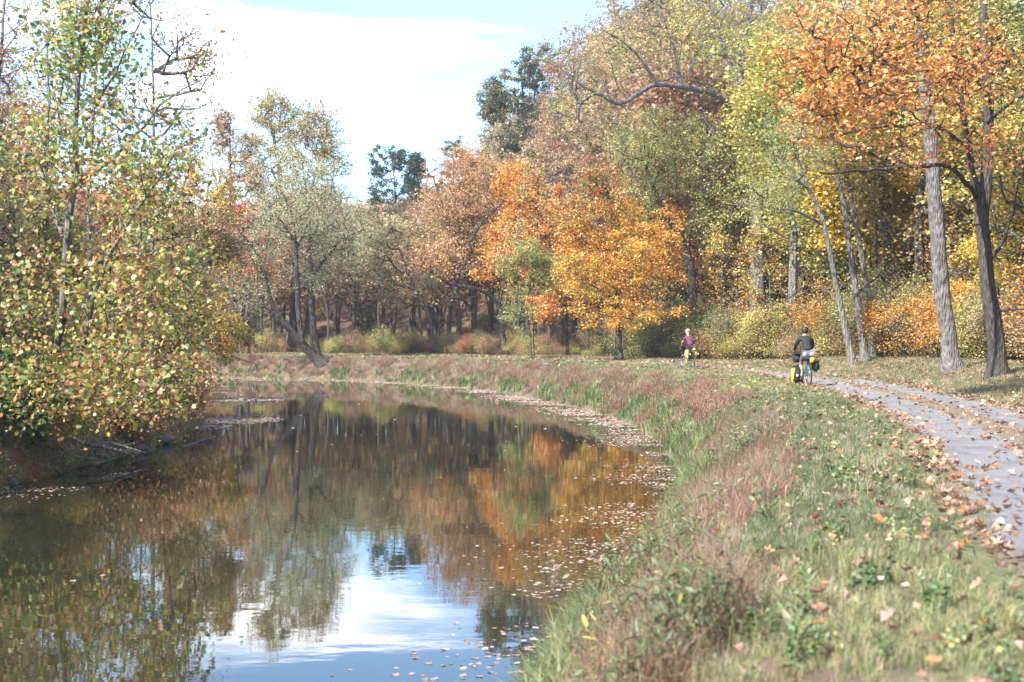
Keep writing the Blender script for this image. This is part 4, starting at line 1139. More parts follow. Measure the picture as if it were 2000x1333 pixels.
BU = [proto_tree(911, 2.6, 1.3, .02, 120, 36, .08, BARK_MID), proto_tree(912, 3.6, 1.4, .08, 130, 24, .08, BARK_MID), proto_tree(913, 1.7, 1.3, .0, 90, 34, .07, BARK_MID)]
SKX = [-400, 0, 60, 120, 300, 400, 440, 560, 690, 720, 790, 850, 938, 955, 1000, 1080, 1150, 1300, 2600]
SKY_ = [-200, 30, 150, 330, 360, 420, 400, 330, 385, 372, 375, 345, 330, 200, 150, 90, 20, -120, -300]
rng = np.random.default_rng(2024)
cand = []
for cell, (x0, x1, y0, y1) in ((5.0, (-70, 95, 113, 185)), (7.0, (-130, 150, 185, 260)), (4.6, (14, 70, 12, 120)), (5.0, (-60, -15, 30, 92)), (9, (70, 150, -30, 120)), (9, (-60, -18, -30, 30)), (9, (8, 60, -40, 12)), (7, (-140, -60, 20, 180))):
    for a in np.arange(x0, x1, cell):
        for b_ in np.arange(y0, y1, cell):
            cand.append((a + rng.uniform(-.45, .45) * cell, b_ + rng.uniform(-.45, .45) * cell))
cand = np.array(cand); x, y = cand.T
z, sR, sL, sP = ground(x, y, True)
ok = ((sP > 9.0) & (sR > 4)) | (sL > 6.5)
ok &= ~((y < 112) & (y > 95) & (sP < 12) & (sR > 0))
px = 1000 + F * x / np.maximum(y, 5)
ok &= ~((px > 1370) & (px < 1540) & (y < 93) & (y > 20))
skyl = np.interp(px, SKX, SKY_)
hmax = CAMZ + (HZ - skyl) / F * np.maximum(y, 5) - z
iv = rng.integers(0, 4, len(x))
iv = np.where((y < 92) & (np.abs(x) < 60), rng.integers(4, 6, len(x)), iv)
iv = np.where(rng.random(len(x)) < .34, 6, iv)
iv = np.where((iv == 6) & (x > 12) & (y < 100) & (rng.random(len(x)) < .45), 4, iv)
H0 = np.array([14, 15, 13, 15, 13, 14, 14])[iv]
want = H0 * rng.uniform(.8, 1.3, len(x)) * np.where((px > 1150) & (y > 60), 1.45, 1)
H = np.where((y > 10) & (px > -300) & (px < 2200), np.minimum(want, hmax * rng.uniform(.85, 1.0, len(x))), want)
ok &= H > 4
x, y, z, H, iv, H0, px, sP, sL = [v[ok] for v in (x, y, z, H, iv, H0, px, sP, sL)]
n = len(x)
pals = {'mid': BROWNT + TAN + PINKTAN + TAN, 'hill': PINKTAN + TAN + BROWNT + TAN + YGREEN + YGREEN + DKGREEN[:1], 'right': GOLD + GOLD + YGREEN + TAN + YGREEN + YGREEN, 'left': TAN + GOLD + PINKTAN + YGREEN}
tint = np.zeros((n, 3))
rr = np.random.default_rng(77)
for nm, msk in (('mid', (x < 20) & (z < 4) & (sL < 5)), ('hill', (z >= 4) & (x < 60)), ('right', (x > 12) & ((z < 4) | (x >= 60))), ('left', (sL >= 5) & (y < 112))):
    tint[msk] = pick(pals[nm], int(msk.sum()), rr)
tint[tint.sum(1) == 0] = (.3, .22, .12)
scatter('woodland', np.column_stack([x, y, z]), np.column_stack([rng.normal(0, .08, n), rng.normal(0, .08, n), rng.random(n) * 6.28]), H / H0, iv, tint, PT)
print('wood', n)

n = 44000
x = rng.uniform(-75, 75, n); y = rng.uniform(16, 190, n)
z, sR, sL, sP = ground(x, y, True)
e1 = 6.8 + 1.4 * vnoise(x, y, 4, 51)
e1 = np.where(y > 96, 4.2, e1)
pr = np.where((sP > e1) & (sR > 2), np.where(sP < e1 + 4, .62, .16), 0) + np.where(sL > .25, np.where(sL < 4, .6, .10), 0)
pr = np.where((y > 125), pr * .35, pr)
k = (rng.random(n) < pr)
x, y, z, sP, sL, sR = [v[k] for v in (x, y, z, sP, sL, sR)]
n = len(x); print('under', n)
tint = np.zeros((n, 3)); lf = sL > 0
tint[lf] = pick(RUST + TAN + GREEN + GOLD, int(lf.sum()), rr)
rt = ~lf & (x > 6); tint[rt] = pick(ORANGE[:1] + TAN + TAN + YGREEN + YGREEN + BROWNT + GREEN, int(rt.sum()), rr)
md = ~lf & (x <= 6); tint[md] = pick(TAN + BROWNT + BROWNT + YGREEN + RUST, int(md.sum()), rr) * 1.15
sc = rng.uniform(.5, 1.15, n) * np.where(md, .6, 1) * np.where(rt & (sP < 12), 1.2, 1) * np.where(lf & (sL < 3), .55, 1)
scatter('undergrowth', np.column_stack([x, y, z - .05]), np.column_stack([rng.normal(0, .1, n), rng.normal(0, .1, n), rng.random(n) * 6.28]), sc, rng.integers(0, 3, n), tint, BU)

# ------------------------------------------------------------------ shore things
def hit(px, py, d0=3.5, d1=130):
    ds = np.linspace(d0, d1, 2600)
    X = (px - 1000) / F * ds; Z = CAMZ + (HZ - py) / F * ds
    g = np.maximum(ground(X, ds), WATER)
    k = np.argmax(Z < g)
    return np.array([X[k], ds[k], g[k]])

ROCK = simple_mat('rock', (0.16, 0.15, 0.15), .85, 0, .45, 5)
MOSSY = simple_mat('mossy_rock', (0.10, 0.11, 0.06), .95, 0, .5, 4)
DRIFT = bark_mat('driftwood', (0.16, 0.13, 0.115), (0.42, 0.38, 0.34), 6)
def rock(label, px, py, r, mat, seed, sq=(1, 1, .7)):
    p = hit(px, py); rr = np.random.default_rng(seed)
    bm = bmesh.new(); bmesh.ops.create_icosphere(bm, subdivisions=4, radius=1)
    dirs = rr.normal(size=(14, 3)); dirs /= np.linalg.norm(dirs, axis=1)[:, None]; cut = rr.uniform(.62, .95, 14)
    for v in bm.verts:
        c = np.array(v.co); s = 1.0
        for dd, q in zip(dirs, cut):
            t = c @ dd
            if t > q: s = min(s, q / t)
        nn = 1 + .05 * math.sin(c[0] * 31 + c[2] * 23) * math.sin(c[1] * 27 + 1) + .06 * math.sin(c[0] * 9 + seed) * math.cos(c[1] * 8) + .04 * math.sin(c[2] * 17 + c[0] * 13)
        v.co = Vector(c * s * nn) * r
        v.co.x *= sq[0]; v.co.y *= sq[1]; v.co.z *= sq[2]
    me = bpy.data.meshes.new('rock'); bm.to_mesh(me); bm.free()
    for q in me.polygons: q.use_smooth = True
    o = link('rock', me, mat=mat, loc=(p[0], p[1], max(p[2], WATER - .1) + r * sq[2] * .25)); o.rotation_euler = (0, 0, rr.random() * 6)
    tag(o, label, 'rock')
rock('smooth grey boulder in the water at the left edge of the picture', 14, 948, .22, ROCK, 1)
rock('dark mossy boulder on the left bank between smooth boulder and driftwood', 100, 925, .2, MOSSY, 2, (1, 1, .8))
rock('broad dark boulder half hidden under leaves on the left bank', 45, 915, .24, MOSSY, 3, (1.3, 1, .7))
rock('small brown rock at the right tip of the driftwood pile', 272, 880, .22, ROCK, 4)
rock('low flat rock just beyond the driftwood pile', 318, 862, .25, ROCK, 5, (1.4, 1, .5))
rock('left of two little stones in the leafy shallows far off', 474, 783, .2, ROCK, 6, (1.2, 1, .6))
rock('right of two little stones in the leafy shallows far off', 496, 784, .16, ROCK, 7, (1.2, 1, .6))

def stick(label, pts, r0, r1, seed, cat='branch', twigs=2, name='fallen_branch'):
    """pts: (px, py, height above the surface that the pixel meets)"""
    rr = np.random.default_rng(seed)
    d = hit(pts[0][0], pts[0][1])[1]
    P = []
    for (px, py, dd) in pts:
        P.append(W(px, py, dd))
    P = smooth_spine(P, .15, .012, rr)
    base = P[0].copy()
    e = empty(name, tuple(map(float, base))); tag(e, label, cat)
    link('stem', tubes('stem', [(P - base, np.linspace(r0, r1, len(P)), 8)]), e, DRIFT)
    for j in range(twigs):
        k = int(len(P) * (.3 + .5 * rr.random())); T = P[min(k + 1, len(P) - 1)] - P[k - 1]; T /= np.linalg.norm(T)
        v = T + rr.normal(size=3) * .6; v[2] = abs(v[2]) * .5; v /= np.linalg.norm(v)
        q = np.array([P[k] - base + v * t * (.35 + .4 * rr.random()) + np.array([0, 0, .03 * t]) for t in np.linspace(0, 1, 5)])
        link('twig', tubes('twig', [(q, np.linspace(r1 * .8, r1 * .25, 5), 5)]), e, DRIFT)
stick('longest grey driftwood branch sloping down to the water from the left bank', [(130, 852, 33.2), (170, 868, 33.0), (215, 878, 32.7), (262, 892, 32.9)], .055, .02, 1)
stick('forked dark driftwood branch crossing under the longest one', [(95, 850, 32.9), (112, 878, 32.5), (150, 893, 32.3), (200, 899, 32.1)], .05, .018, 2)
stick('driftwood branch arching to the right over the water', [(150, 866, 33.7), (200, 872, 33.9), (245, 882, 33.7), (270, 884, 33.5)], .045, .015, 3)
stick('thin driftwood branch standing nearly upright beside the pile', [(96, 845, 32.6), (105, 870, 32.4), (118, 893, 32.2)], .025, .012, 4, twigs=1)
stick('thin crossing stick at the left of the driftwood pile', [(112, 884, 32.6), (160, 880, 32.8), (205, 890, 32.9)], .022, .009, 5, twigs=1)
stick('pale driftwood branch with raised left end behind the longest one', [(165, 858, 34.5), (225, 868, 34.2), (285, 884, 34.0)], .04, .014, 11)
stick('short dark driftwood stub poking toward the boulders', [(140, 872, 32.6), (118, 888, 32.0), (100, 902, 31.5)], .035, .02, 12, twigs=1)
stick('thin driftwood branch trailing into the water at the right end of the pile', [(235, 878, 34.0), (262, 896, 33.2), (250, 905, 32.6)], .02, .008, 13, twigs=2)
stick('dark log lying on the bank right of the driftwood pile', [(325, 845, 42), (350, 852, 41.8), (370, 855, 41.5)], .07, .05, 6, twigs=0)
stick('forked pale branch floating alone in the water beyond the driftwood', [(357, 874, 38.2), (385, 864, 39.5), (422, 853, 41)], .03, .012, 7)
stick('bare dead branch sticking out of the water near the far bank', [(592, 745, 92.8), (600, 741, 93), (612, 739, 93.2)], .06, .02, 8)
stick('low bare bough reaching over the water at the far left bank', [(395, 690, 57), (425, 690, 57.5), (462, 700, 58), (500, 712, 58.5)], .04, .01, 9, twigs=5)

POST = simple_mat('red_brown_post', (0.22, 0.07, 0.05), .8, 0, .3, 9)
bm = bmesh.new(); bmesh.ops.create_cube(bm, size=1)
for v in bm.verts: v.co = Vector((v.co.x * .14, v.co.y * .14, v.co.z * .62 + .25))
bmesh.ops.bevel(bm, geom=list(bm.edges), offset=.015, segments=2, affect='EDGES')
me = bpy.data.meshes.new('post'); bm.to_mesh(me); bm.free()
pp = W(869, 683, 103); tag(link('marker_post', me, mat=POST, loc=(pp[0], pp[1], G(pp[0], pp[1]))), 'short red brown wooden post on the grass verge of the far bank', 'post')

# ------------------------------------------------------------------ leafy weeds on the bank
STEMM = simple_mat('weed_stem', (0.22, 0.2, 0.09), .8)
def leaf_piece(name, col, shape, s=1.0, seed=0):
    r = np.random.default_rng(seed)
    v = shape.copy() * s; k = len(v)
    c = np.array([[0, .45 * s, .03 * s]])
    me = fast_mesh(name, np.concatenate([v, c]), np.array([[i, (i + 1) % k, k] for i in range(k)]).ravel(), 3, False, np.ones((k, 3)) * np.array(col) * (.85 + .3 * r.random((k, 1))))
    me.materials.append(LEAF); return me
OVAL = np.array([[0, 0, 0], [-.16, .25, .04], [-.2, .5, .03], [-.12, .8, 0], [0, 1.05, -.06], [.12, .8, 0], [.2, .5, .03], [.16, .25, .04]])
WL = {'green': leaf_piece('weed_leaf', (0.20, 0.30, 0.11), OVAL), 'pale': leaf_piece('weed_leaf', (0.38, 0.43, 0.22), OVAL), 'yellow': leaf_piece('weed_leaf', (0.68, 0.58, 0.10), OVAL),
      'dry': leaf_piece('weed_leaf', (0.45, 0.36, 0.25), OVAL)}
def weed(label, px, py, h, nst, nl, kinds, ls, seed, spread=.16, seedhead=False):
    p = hit(px, py); rr = np.random.default_rng(seed)
    e = empty('weed_plant', tuple(map(float, p))); tag(e, label, 'plant')
    for s in range(nst):
        b = np.array([rr.normal() * .05, rr.normal() * .05, -.03]); hh = h * (.65 + .4 * rr.random())
        t = b + np.array([rr.normal() * spread, rr.normal() * spread, hh])
        q = np.array([b + (t - b) * u + np.array([0, 0, .0]) + np.array([math.sin(u * 3 + s) * .02, 0, 0]) for u in np.linspace(0, 1, 7)])
        link('stem', tubes('stem', [(q, np.linspace(.006, .002, 7), 5)]), e, STEMM)
        for j in range(nl):
            u = .25 + .75 * (j + .5) / nl; c = b + (t - b) * u
            o = link('leaf', WL[kinds[int(rr.integers(0, len(kinds)))]], e)
            o.location = c; a = j * 2.4 + rr.random()
            o.rotation_euler = (rr.normal() * .3 + (.5 if u < .9 else 1.0), rr.normal() * .3, a)
            z = ls * (.7 + .5 * rr.random()) * (1.1 - .35 * u); o.scale = (z, z, z)
        if seedhead:
            C = t + rr.normal(size=(60, 3)) * np.array([.02, .02, .06]); lv, lf, k, _ = leaf_arrays(C, .022, None, rr)
            o = link('seed_head', fast_mesh('seed_head', lv, lf, k, False, np.tile([.5, .4, .3], (60, 1))), e, LEAF); o['kind'] = 'stuff'
wd = [('tall pale green leafy weed standing mid bank beside the red grass', 1432, 1000, .62, 5, 9, ['pale', 'green'], .11, .2),
      ('bushy green weed touching the short grass right of the red grass', 1505, 1020, .42, 5, 8, ['green'], .10, .2),
      ('green and yellow weed at the water edge below the tall pale weed', 1335, 1095, .55, 4, 8, ['pale', 'green', 'yellow'], .10, .2),
      ('small green weed low over the water left of the green and yellow weed', 1290, 1080, .4, 3, 7, ['green'], .09, .15),
      ('single upright green weed in the foreground grass', 1582, 1190, .34, 1, 11, ['green', 'pale'], .10, .03),
      ('yellow leafed weed in the bottom foreground at the water side', 1245, 1310, .26, 3, 6, ['yellow'], .10, .16),
      ('pale green broad leafed weed at the very bottom of the bank', 1350, 1300, .24, 2, 6, ['pale'], .13, .1),
      ('tiny yellow weed among the red grass near the tall grass clump', 1400, 920, .28, 2, 5, ['yellow'], .09, .1),
      ('yellow green weed standing on the bank top below the first cyclist', 1462, 770, .75, 3, 8, ['pale', 'yellow'], .16, .2),
      ('pale green weed on the bank in front of the reddest grass', 1355, 860, .5, 3, 7, ['pale'], .12, .2),
      ('green weed at the waterline beside the tuft of long green grass', 1375, 1130, .35, 3, 8, ['green', 'pale'], .09, .2),
      ('dull green weed at the right side of the bank, nearest the camera', 1540, 1270, .22, 3, 6, ['green', 'dry'], .09, .12)]
for k, w_ in enumerate(wd): weed(*w_[:8], 60 + k, w_[8])
weed('dry brown seed headed stalk rising over the water at the bottom', 1072, 1325, .42, 2, 4, ['dry'], .07, 90, .06, True)
weed('small grey seed headed stalk over the floating leaves at the bottom', 1160, 1290, .30, 1, 4, ['dry'], .06, 91, .04, True)
weed('arching dry grass stalk leaning over the water at the bottom right bank', 1205, 1215, .5, 3, 3, ['dry', 'pale'], .08, 92, .3, True)

# nearest fallen leaves, one by one
FLC = [(0.46, 0.27, 0.16), (0.56, 0.40, 0.29), (0.38, 0.18, 0.10), (0.62, 0.26, 0.09), (0.24, 0.14, 0.09)]
NL = []
for k in range(10):
    m_ = dry_leaf('fallen_leaf', np.random.default_rng(300 + k), 1, MAPLE if k % 3 else OVAL * np.array([1.5, 1, 1]), (.4, .8, 1.2)[k % 3], LEAF)
    a = m_.attributes['col']; c = np.ones((len(m_.polygons), 4), np.float32); c[:, :3] = np.array(FLC[k % 5]) * np.random.default_rng(k).uniform(.6, .95, (len(m_.polygons), 1)); a.data.foreach_set('color', c.ravel()); NL.append(m_)
rr = np.random.default_rng(8); cnt = 0
while cnt < 230:
    yy = 4.8 + 13 * rr.random() ** .8; xx = rr.uniform(-1, 8)
    if abs(xx) > yy * .40: continue
    z, a_, b_, s_ = [float(v[0]) for v in ground(np.array([xx]), np.array([yy]), True)]
    g_ = math.exp(-((s_ + .1) / .35) ** 2); pr = .14 + .86 * g_ + .45 * math.exp(-((s_ - 1.28) / .3) ** 2)
    if a_ < .9 or s_ > 2.9 or rr.random() > pr: continue
    zz = .02 if s_ > -.15 else z + (.05 if s_ > -.6 else .10)
    o = bpy.data.objects.new('fallen_leaf', NL[int(rr.integers(0, 10))]); COL.objects.link(o)
    o.location = (xx, yy, zz); o.rotation_euler = (rr.normal() * .5, rr.normal() * .5, rr.random() * 6.28)
    s = .072 * (.6 + .8 * rr.random()); o.scale = (s, s, s)
    tag(o, 'dry curled fallen leaf on the near grass or path edge', 'leaf', 'fallen leaves nearest the camera'); cnt += 1

# ------------------------------------------------------------------ cyclists
def sk(name, parent, nodes, edges, mat, lev=2):
    """nodes: dict name -> (x,y,z,rx,ry); continuous surface with the Skin modifier"""
    names = list(nodes); ix = {n_: i for i, n_ in enumerate(names)}
    me = bpy.data.meshes.new(name)
    me.from_pydata([nodes[n_][:3] for n_ in names], [(ix[a], ix[b]) for a, b in edges], [])
    o = link(name, me, parent, mat)
    o.modifiers.new('skin', 'SKIN').use_smooth_shade = True
    if not me.skin_vertices: me.skin_vertices.new() if hasattr(me.skin_vertices, 'new') else None
    sv = me.skin_vertices[0].data
    for i, n_ in enumerate(names):
        q = nodes[n_]; sv[i].radius = (q[3], q[4] if len(q) > 4 else q[3]); sv[i].use_root = (i == 0)
    s = o.modifiers.new('smooth', 'SUBSURF'); s.levels = lev; s.render_levels = lev
    return o
def rbox(name, parent, c, s, mat, bev=.02, rot=(0, 0, 0), taper=1.0):
    bm = bmesh.new(); bmesh.ops.create_cube(bm, size=1)
    for v in bm.verts:
        t = taper if v.co.z > 0 else 1
        v.co = Vector((v.co.x * s[0] * t, v.co.y * s[1] * t, v.co.z * s[2]))
    bmesh.ops.bevel(bm, geom=list(bm.edges), offset=bev, segments=3, affect='EDGES')
    me = bpy.data.meshes.new(name); bm.to_mesh(me); bm.free()
    for p_ in me.polygons: p_.use_smooth = True
    o = link(name, me, parent, mat); o.location = c; o.rotation_euler = rot; return o
def tb(name, parent, pts, r, mat, ns=8):
    P = np.array(pts, float)
    if len(P) == 2: P = np.array([P[0], (P[0] + P[1]) / 2, P[1]])
    R_ = np.full(len(P), r) if np.isscalar(r) else np.interp(np.linspace(0, 1, len(P)), np.linspace(0, 1, len(r)), r)
    return link(name, tubes(name, [(P, R_, ns)]), parent, mat)
def ring(name, parent, c, R, r, mat, ns=6, seg=40):
    a = np.linspace(0, 2 * np.pi, seg + 1)
    P = np.column_stack([np.full(seg + 1, c[0]), c[1] + R * np.cos(a), c[2] + R * np.sin(a)])
    return link(name, tubes(name, [(P, np.full(seg + 1, r), ns)]), parent, mat)

BLK = simple_mat('black_cloth', (0.018, 0.018, 0.02), .85, 0, .3, 20)
BLKP = simple_mat('black_rubber', (0.02, 0.02, 0.02), .6)
YEL = simple_mat('yellow_bag_cloth', (0.80, 0.55, 0.04), .5, 0, .06, 10)
WHT = simple_mat('white_plastic', (0.8, 0.8, 0.8), .4)
GRYC = simple_mat('grey_cloth', (0.13, 0.13, 0.155), .9, 0, .15, 18)
LGRY = simple_mat('light_grey_cloth', (0.24, 0.27, 0.30), .7, 0, .1, 14)
LILAC = simple_mat('pale_lilac_cloth', (0.32, 0.29, 0.35), .8, 0, .1, 14)
PURP = simple_mat('maroon_cloth', (0.13, 0.035, 0.07), .85, 0, .15, 18)
DPURP = simple_mat('dark_purple_cloth', (0.075, 0.03, 0.06), .85, 0, .15, 18)
SKIN = simple_mat('skin', (0.55, 0.30, 0.21), .5)
HAIRD = simple_mat('dark_hair', (0.02, 0.014, 0.01), .6, 0, .3, 60)
HAIRB = simple_mat('fair_hair', (0.35, 0.22, 0.10), .6, 0, .3, 60)
TEAL = simple_mat('teal_frame_paint', (0.03, 0.28, 0.30), .3, .2)
BLUEF = simple_mat('blue_frame_paint', (0.05, 0.20, 0.33), .3, .2)
STEEL = simple_mat('steel', (0.55, 0.56, 0.58), .3, 1.0)
REDR = simple_mat('red_reflector', (0.5, 0.02, 0.02), .25)

def bicycle(loc, rz, label, fm):
    b = empty('bicycle', loc, rz); tag(b, label, 'bicycle')
    for yy in (0, 1.06):
        w = ring('wheel', b, (0, yy, .345), .315, .012, STEEL)
        ring('tyre', w, (0, yy, .345), .335, .022, BLKP, 8)
        tb('hub', w, [(-.05, yy, .345), (.05, yy, .345)], .022, STEEL)
        for k in range(18):
            a = k / 18 * 2 * math.pi; s = .03 if k % 2 else -.03
            tb('spoke', w, [(s, yy, .345), (0, yy + .315 * math.cos(a), .345 + .315 * math.sin(a))], .0016, STEEL, 3)
        a = np.linspace(.5, 2.9, 14) if yy == 0 else np.linspace(.2, 2.4, 14)
        P = [(0, yy - .37 * math.cos(t) * -1 if yy else yy - .37 * math.cos(math.pi - t) * -1, .345 + .37 * math.sin(t)) for t in a]
        tb('mudguard', b, P, .024, BLKP, 6)
    bb = (0, .44, .29); st = (0, .27, .76); hd1 = (0, .86, .80); hd2 = (0, .90, .66)
    fr = link('frame', tubes('frame', [(np.array([p, (np.array(p) + np.array(q)) / 2, q]), np.full(3, r_), 8) for p, q, r_ in
        ((bb, st, .016), (st, hd1, .015), (bb, hd2, .018), (bb, (-.05, 0, .345), .01), (bb, (.05, 0, .345), .01), (st, (-.05, 0, .345), .009), (st, (.05, 0, .345), .009), ((0, .85, .84), hd2, .019))]), b, fm)
    tb('fork', b, [hd2, (-.05, .97, .52), (-.05, 1.06, .345)], .011, fm); tb('fork', b, [hd2, (.05, .97, .52), (.05, 1.06, .345)], .011, fm)
    tb('seat_post', b, [st, (0, .235, .86)], .013, STEEL)
    sd = sk('saddle', b, {'a': (0, .14, .89, .075, .03), 'b': (0, .22, .89, .06, .028), 'c': (0, .40, .885, .02, .02)}, [('a', 'b'), ('b', 'c')], BLKP)
    tb('stem', b, [(0, .85, .84), (0, .83, .98), (0, .90, 1.0)], .014, BLKP)
    hb = tb('handlebar', b, [(-.26, .84, .99), (-.22, .87, 1.0), (-.1, .90, 1.0), (.1, .90, 1.0), (.22, .87, 1.0), (.26, .84, .99)], .0125, BLKP)
    tb('brake_lever', hb, [(-.2, .90, .99), (-.24, .93, .93)], .006, STEEL); tb('brake_lever', hb, [(.2, .90, .99), (.24, .93, .93)], .006, STEEL)
    cw = ring('chainring', b, (.045, .44, .29), .09, .006, STEEL, 5, 24)
    tb('crank', b, [(-.07, .44, .29), (-.08, .45, .12)], .010, STEEL); tb('crank', b, [(.07, .44, .29), (.08, .43, .46)], .010, STEEL)
    rbox('pedal', b, (-.13, .45, .115), (.09, .09, .022), BLKP, .006); rbox('pedal', b, (.13, .43, .465), (.09, .09, .022), BLKP, .006)
    tb('chain', b, [(.045, .44, .38), (.045, .2, .36), (.045, 0, .375)], .005, BLKP, 4)
    rk = rbox('rear_rack', b, (0, -.02, .74), (.12, .36, .014), BLKP, .005)
    for s in (-1, 1):
        tb('rack_stay', b, [(s * .06, -.12, .735), (s * .065, 0, .36)], .006, BLKP); tb('rack_stay', b, [(s * .06, .1, .735), (s * .065, 0, .36)], .006, BLKP)
    rbox('rear_reflector', b, (0, -.21, .70), (.07, .012, .035), REDR, .004)
    return b

def pannier(loc, rz, label, w=.17, d=.26, h=.38, tilt=0):
    p = empty('pannier_bag', loc, rz); tag(p, label, 'bag')
    p.rotation_euler = (0, tilt, rz)
    rbox('bag_body', p, (0, 0, 0), (w, d, h), YEL, .03, taper=1.05)
    rbox('rear_panel', p, (.012, -d / 2 - .012, 0), (w * .92, .035, h * .97), BLK, .014)
    rbox('roll_top', p, (0, 0, h / 2 + .015), (w * .95, d * .98, .06), BLK, .025)
    v = np.array([(-.032, 0, .03), (0, 0, .038), (.032, 0, .03), (.03, 0, -.005), (0, 0, -.042), (-.03, 0, -.005)])
    bm = bmesh.new(); vs = [bm.verts.new(q) for q in v]; f = bm.faces.new(vs)
    r_ = bmesh.ops.extrude_face_region(bm, geom=[f])
    for q in r_['geom']:
        if isinstance(q, bmesh.types.BMVert): q.co.y -= .004
    me = bpy.data.meshes.new('emblem'); bm.to_mesh(me); bm.free()
    o = link('emblem', me, p, WHT); o.location = (.012, -d / 2 - .031, .02)
    tb('strap', p, [(-.05, -d / 2 + .02, h / 2 + .05), (-.05, -d / 2 - .033, h / 2 - .02), (-.05, -d / 2 - .034, h / 2 - .1)], .008, BLKP, 4)
    return p

def rider(loc, rz, label, top, low, hairm, female=False, hs=1.0):
    p = empty('person', loc, rz); tag(p, label, 'person')
    k = .92 if female else 1.0
    sh = .165 if female else .195
    J = {'pelvis': (0, .17, 1.00, .14, .11), 'spine': (0, .26, 1.14, .115, .095), 'chest': (0, .39, 1.30, .135, .105), 'collar': (0, .46, 1.415, .10, .08), 'neck': (0, .50, 1.485, .052), 'skull': (0, .535, 1.545, .062, .07),
         'head': (0, .55, 1.615, .078, .092), 'crown': (0, .55, 1.69, .06, .07), 'nose': (0, .655, 1.60, .012), 'earL': (-.083, .54, 1.605, .014), 'earR': (.083, .54, 1.605, .014)}
    Ed = [('pelvis', 'spine'), ('spine', 'chest'), ('chest', 'collar'), ('collar', 'neck'), ('neck', 'skull'), ('skull', 'head'), ('head', 'crown'), ('head', 'nose'), ('head', 'earL'), ('head', 'earR')]
    for s, q in ((-1, 'L'), (1, 'R')):
        J['sh' + q] = (s * sh, .45, 1.385, .06); J['el' + q] = (s * (sh + .07), .62, 1.19, .04); J['wr' + q] = (s * (sh + .045), .81, 1.05, .026); J['pa' + q] = (s * (sh + .035), .855, 1.028, .030, .018)
        Ed += [('collar', 'sh' + q), ('sh' + q, 'el' + q), ('el' + q, 'wr' + q), ('wr' + q, 'pa' + q)]
        for f in range(4):
            bx = s * (sh + .002 + f * .018)
            J['f%d%s' % (f, q)] = (bx, .893, 1.022, .0095); J['g%d%s' % (f, q)] = (bx, .912 - .003 * abs(f - 1), 1.002, .0085); J['h%d%s' % (f, q)] = (bx, .898, .982, .0075)
            Ed += [('pa' + q, 'f%d%s' % (f, q)), ('f%d%s' % (f, q), 'g%d%s' % (f, q)), ('g%d%s' % (f, q), 'h%d%s' % (f, q))]
        J['t1' + q] = (s * (sh - .01), .862, 1.005, .010); J['t2' + q] = (s * (sh - .015), .885, .985, .009); Ed += [('pa' + q, 't1' + q), ('t1' + q, 't2' + q)]
    for q, hip, kn, an, toe in (('l', (-.10, .20, .95), (-.125, .52, .63), (-.13, .37, .215), (-.13, .50, .145)), ('r', (.10, .22, .97), (.125, .60, .86), (.13, .36, .555), (.13, .49, .50))):
        J['hp' + q] = (*hip, .09, .085); J['kn' + q] = (*kn, .058); J['cf' + q] = tuple(np.array(kn) * .68 + np.array(an) * .32 + np.array([0, -.02, 0])) + (.056,); J['an' + q] = (*an, .034); J['to' + q] = (*toe, .034, .025)
        Ed += [('pelvis', 'hp' + q), ('hp' + q, 'kn' + q), ('kn' + q, 'cf' + q), ('cf' + q, 'an' + q), ('an' + q, 'to' + q)]
    sk('body', p, J, Ed, SKIN)
    ex = lambda n_, g: tuple(J[n_][:3]) + tuple(np.array(J[n_][3:]) + g)
    Tn = {n_: ex(n_, .016) for n_ in ('spine', 'chest', 'collar', 'shL', 'shR')}
    Tn = {'chest': Tn['chest'], **Tn}
    Tn['waist'] = (0, .165, 1.01, .165, .135)
    TE = [('waist', 'spine'), ('spine', 'chest'), ('chest', 'collar'), ('collar', 'shL'), ('collar', 'shR')]
    Tn['nk'] = (0, .495, 1.50, .066); TE += [('collar', 'nk')]
    for q in 'LR':
        a = np.array(J['sh' + q][:3]); e_ = np.array(J['el' + q][:3])
        if female:
            m_ = a * .35 + e_ * .65; Tn['sl' + q] = (*m_, .056); TE += [('sh' + q, 'sl' + q)]
        else:
            Tn['el' + q] = ex('el' + q, .014); Tn['wr' + q] = ex('wr' + q, .012); TE += [('sh' + q, 'el' + q), ('el' + q, 'wr' + q)]
    sk('shirt', p, Tn, TE, top)
    Sn = {'pelvis': (0, .17, .99, .155, .128)}; SE = []
    for q in 'lr':
        a = np.array(J['hp' + q][:3]); kk = np.array(J['kn' + q][:3]); m_ = a * .25 + kk * .75
        Sn['hp' + q] = (*a, .105, .10); Sn['le' + q] = (*m_, .082); SE += [('pelvis', 'hp' + q), ('hp' + q, 'le' + q)]
    sk('shorts', p, Sn, SE, low)
    for q, s in (('l', -1), ('r', 1)):
        a = J['an' + q]; t = J['to' + q]
        sk('shoe', p, {'a': (a[0], a[1] - .03, a[2] - .055, .042, .035), 'b': (t[0], (a[1] + t[1]) / 2, t[2] - .005, .044, .034), 'c': (t[0], t[1] + .05, t[2] - .01, .038, .026)}, [('a', 'b'), ('b', 'c')], BLKP if not female else BLUEF)
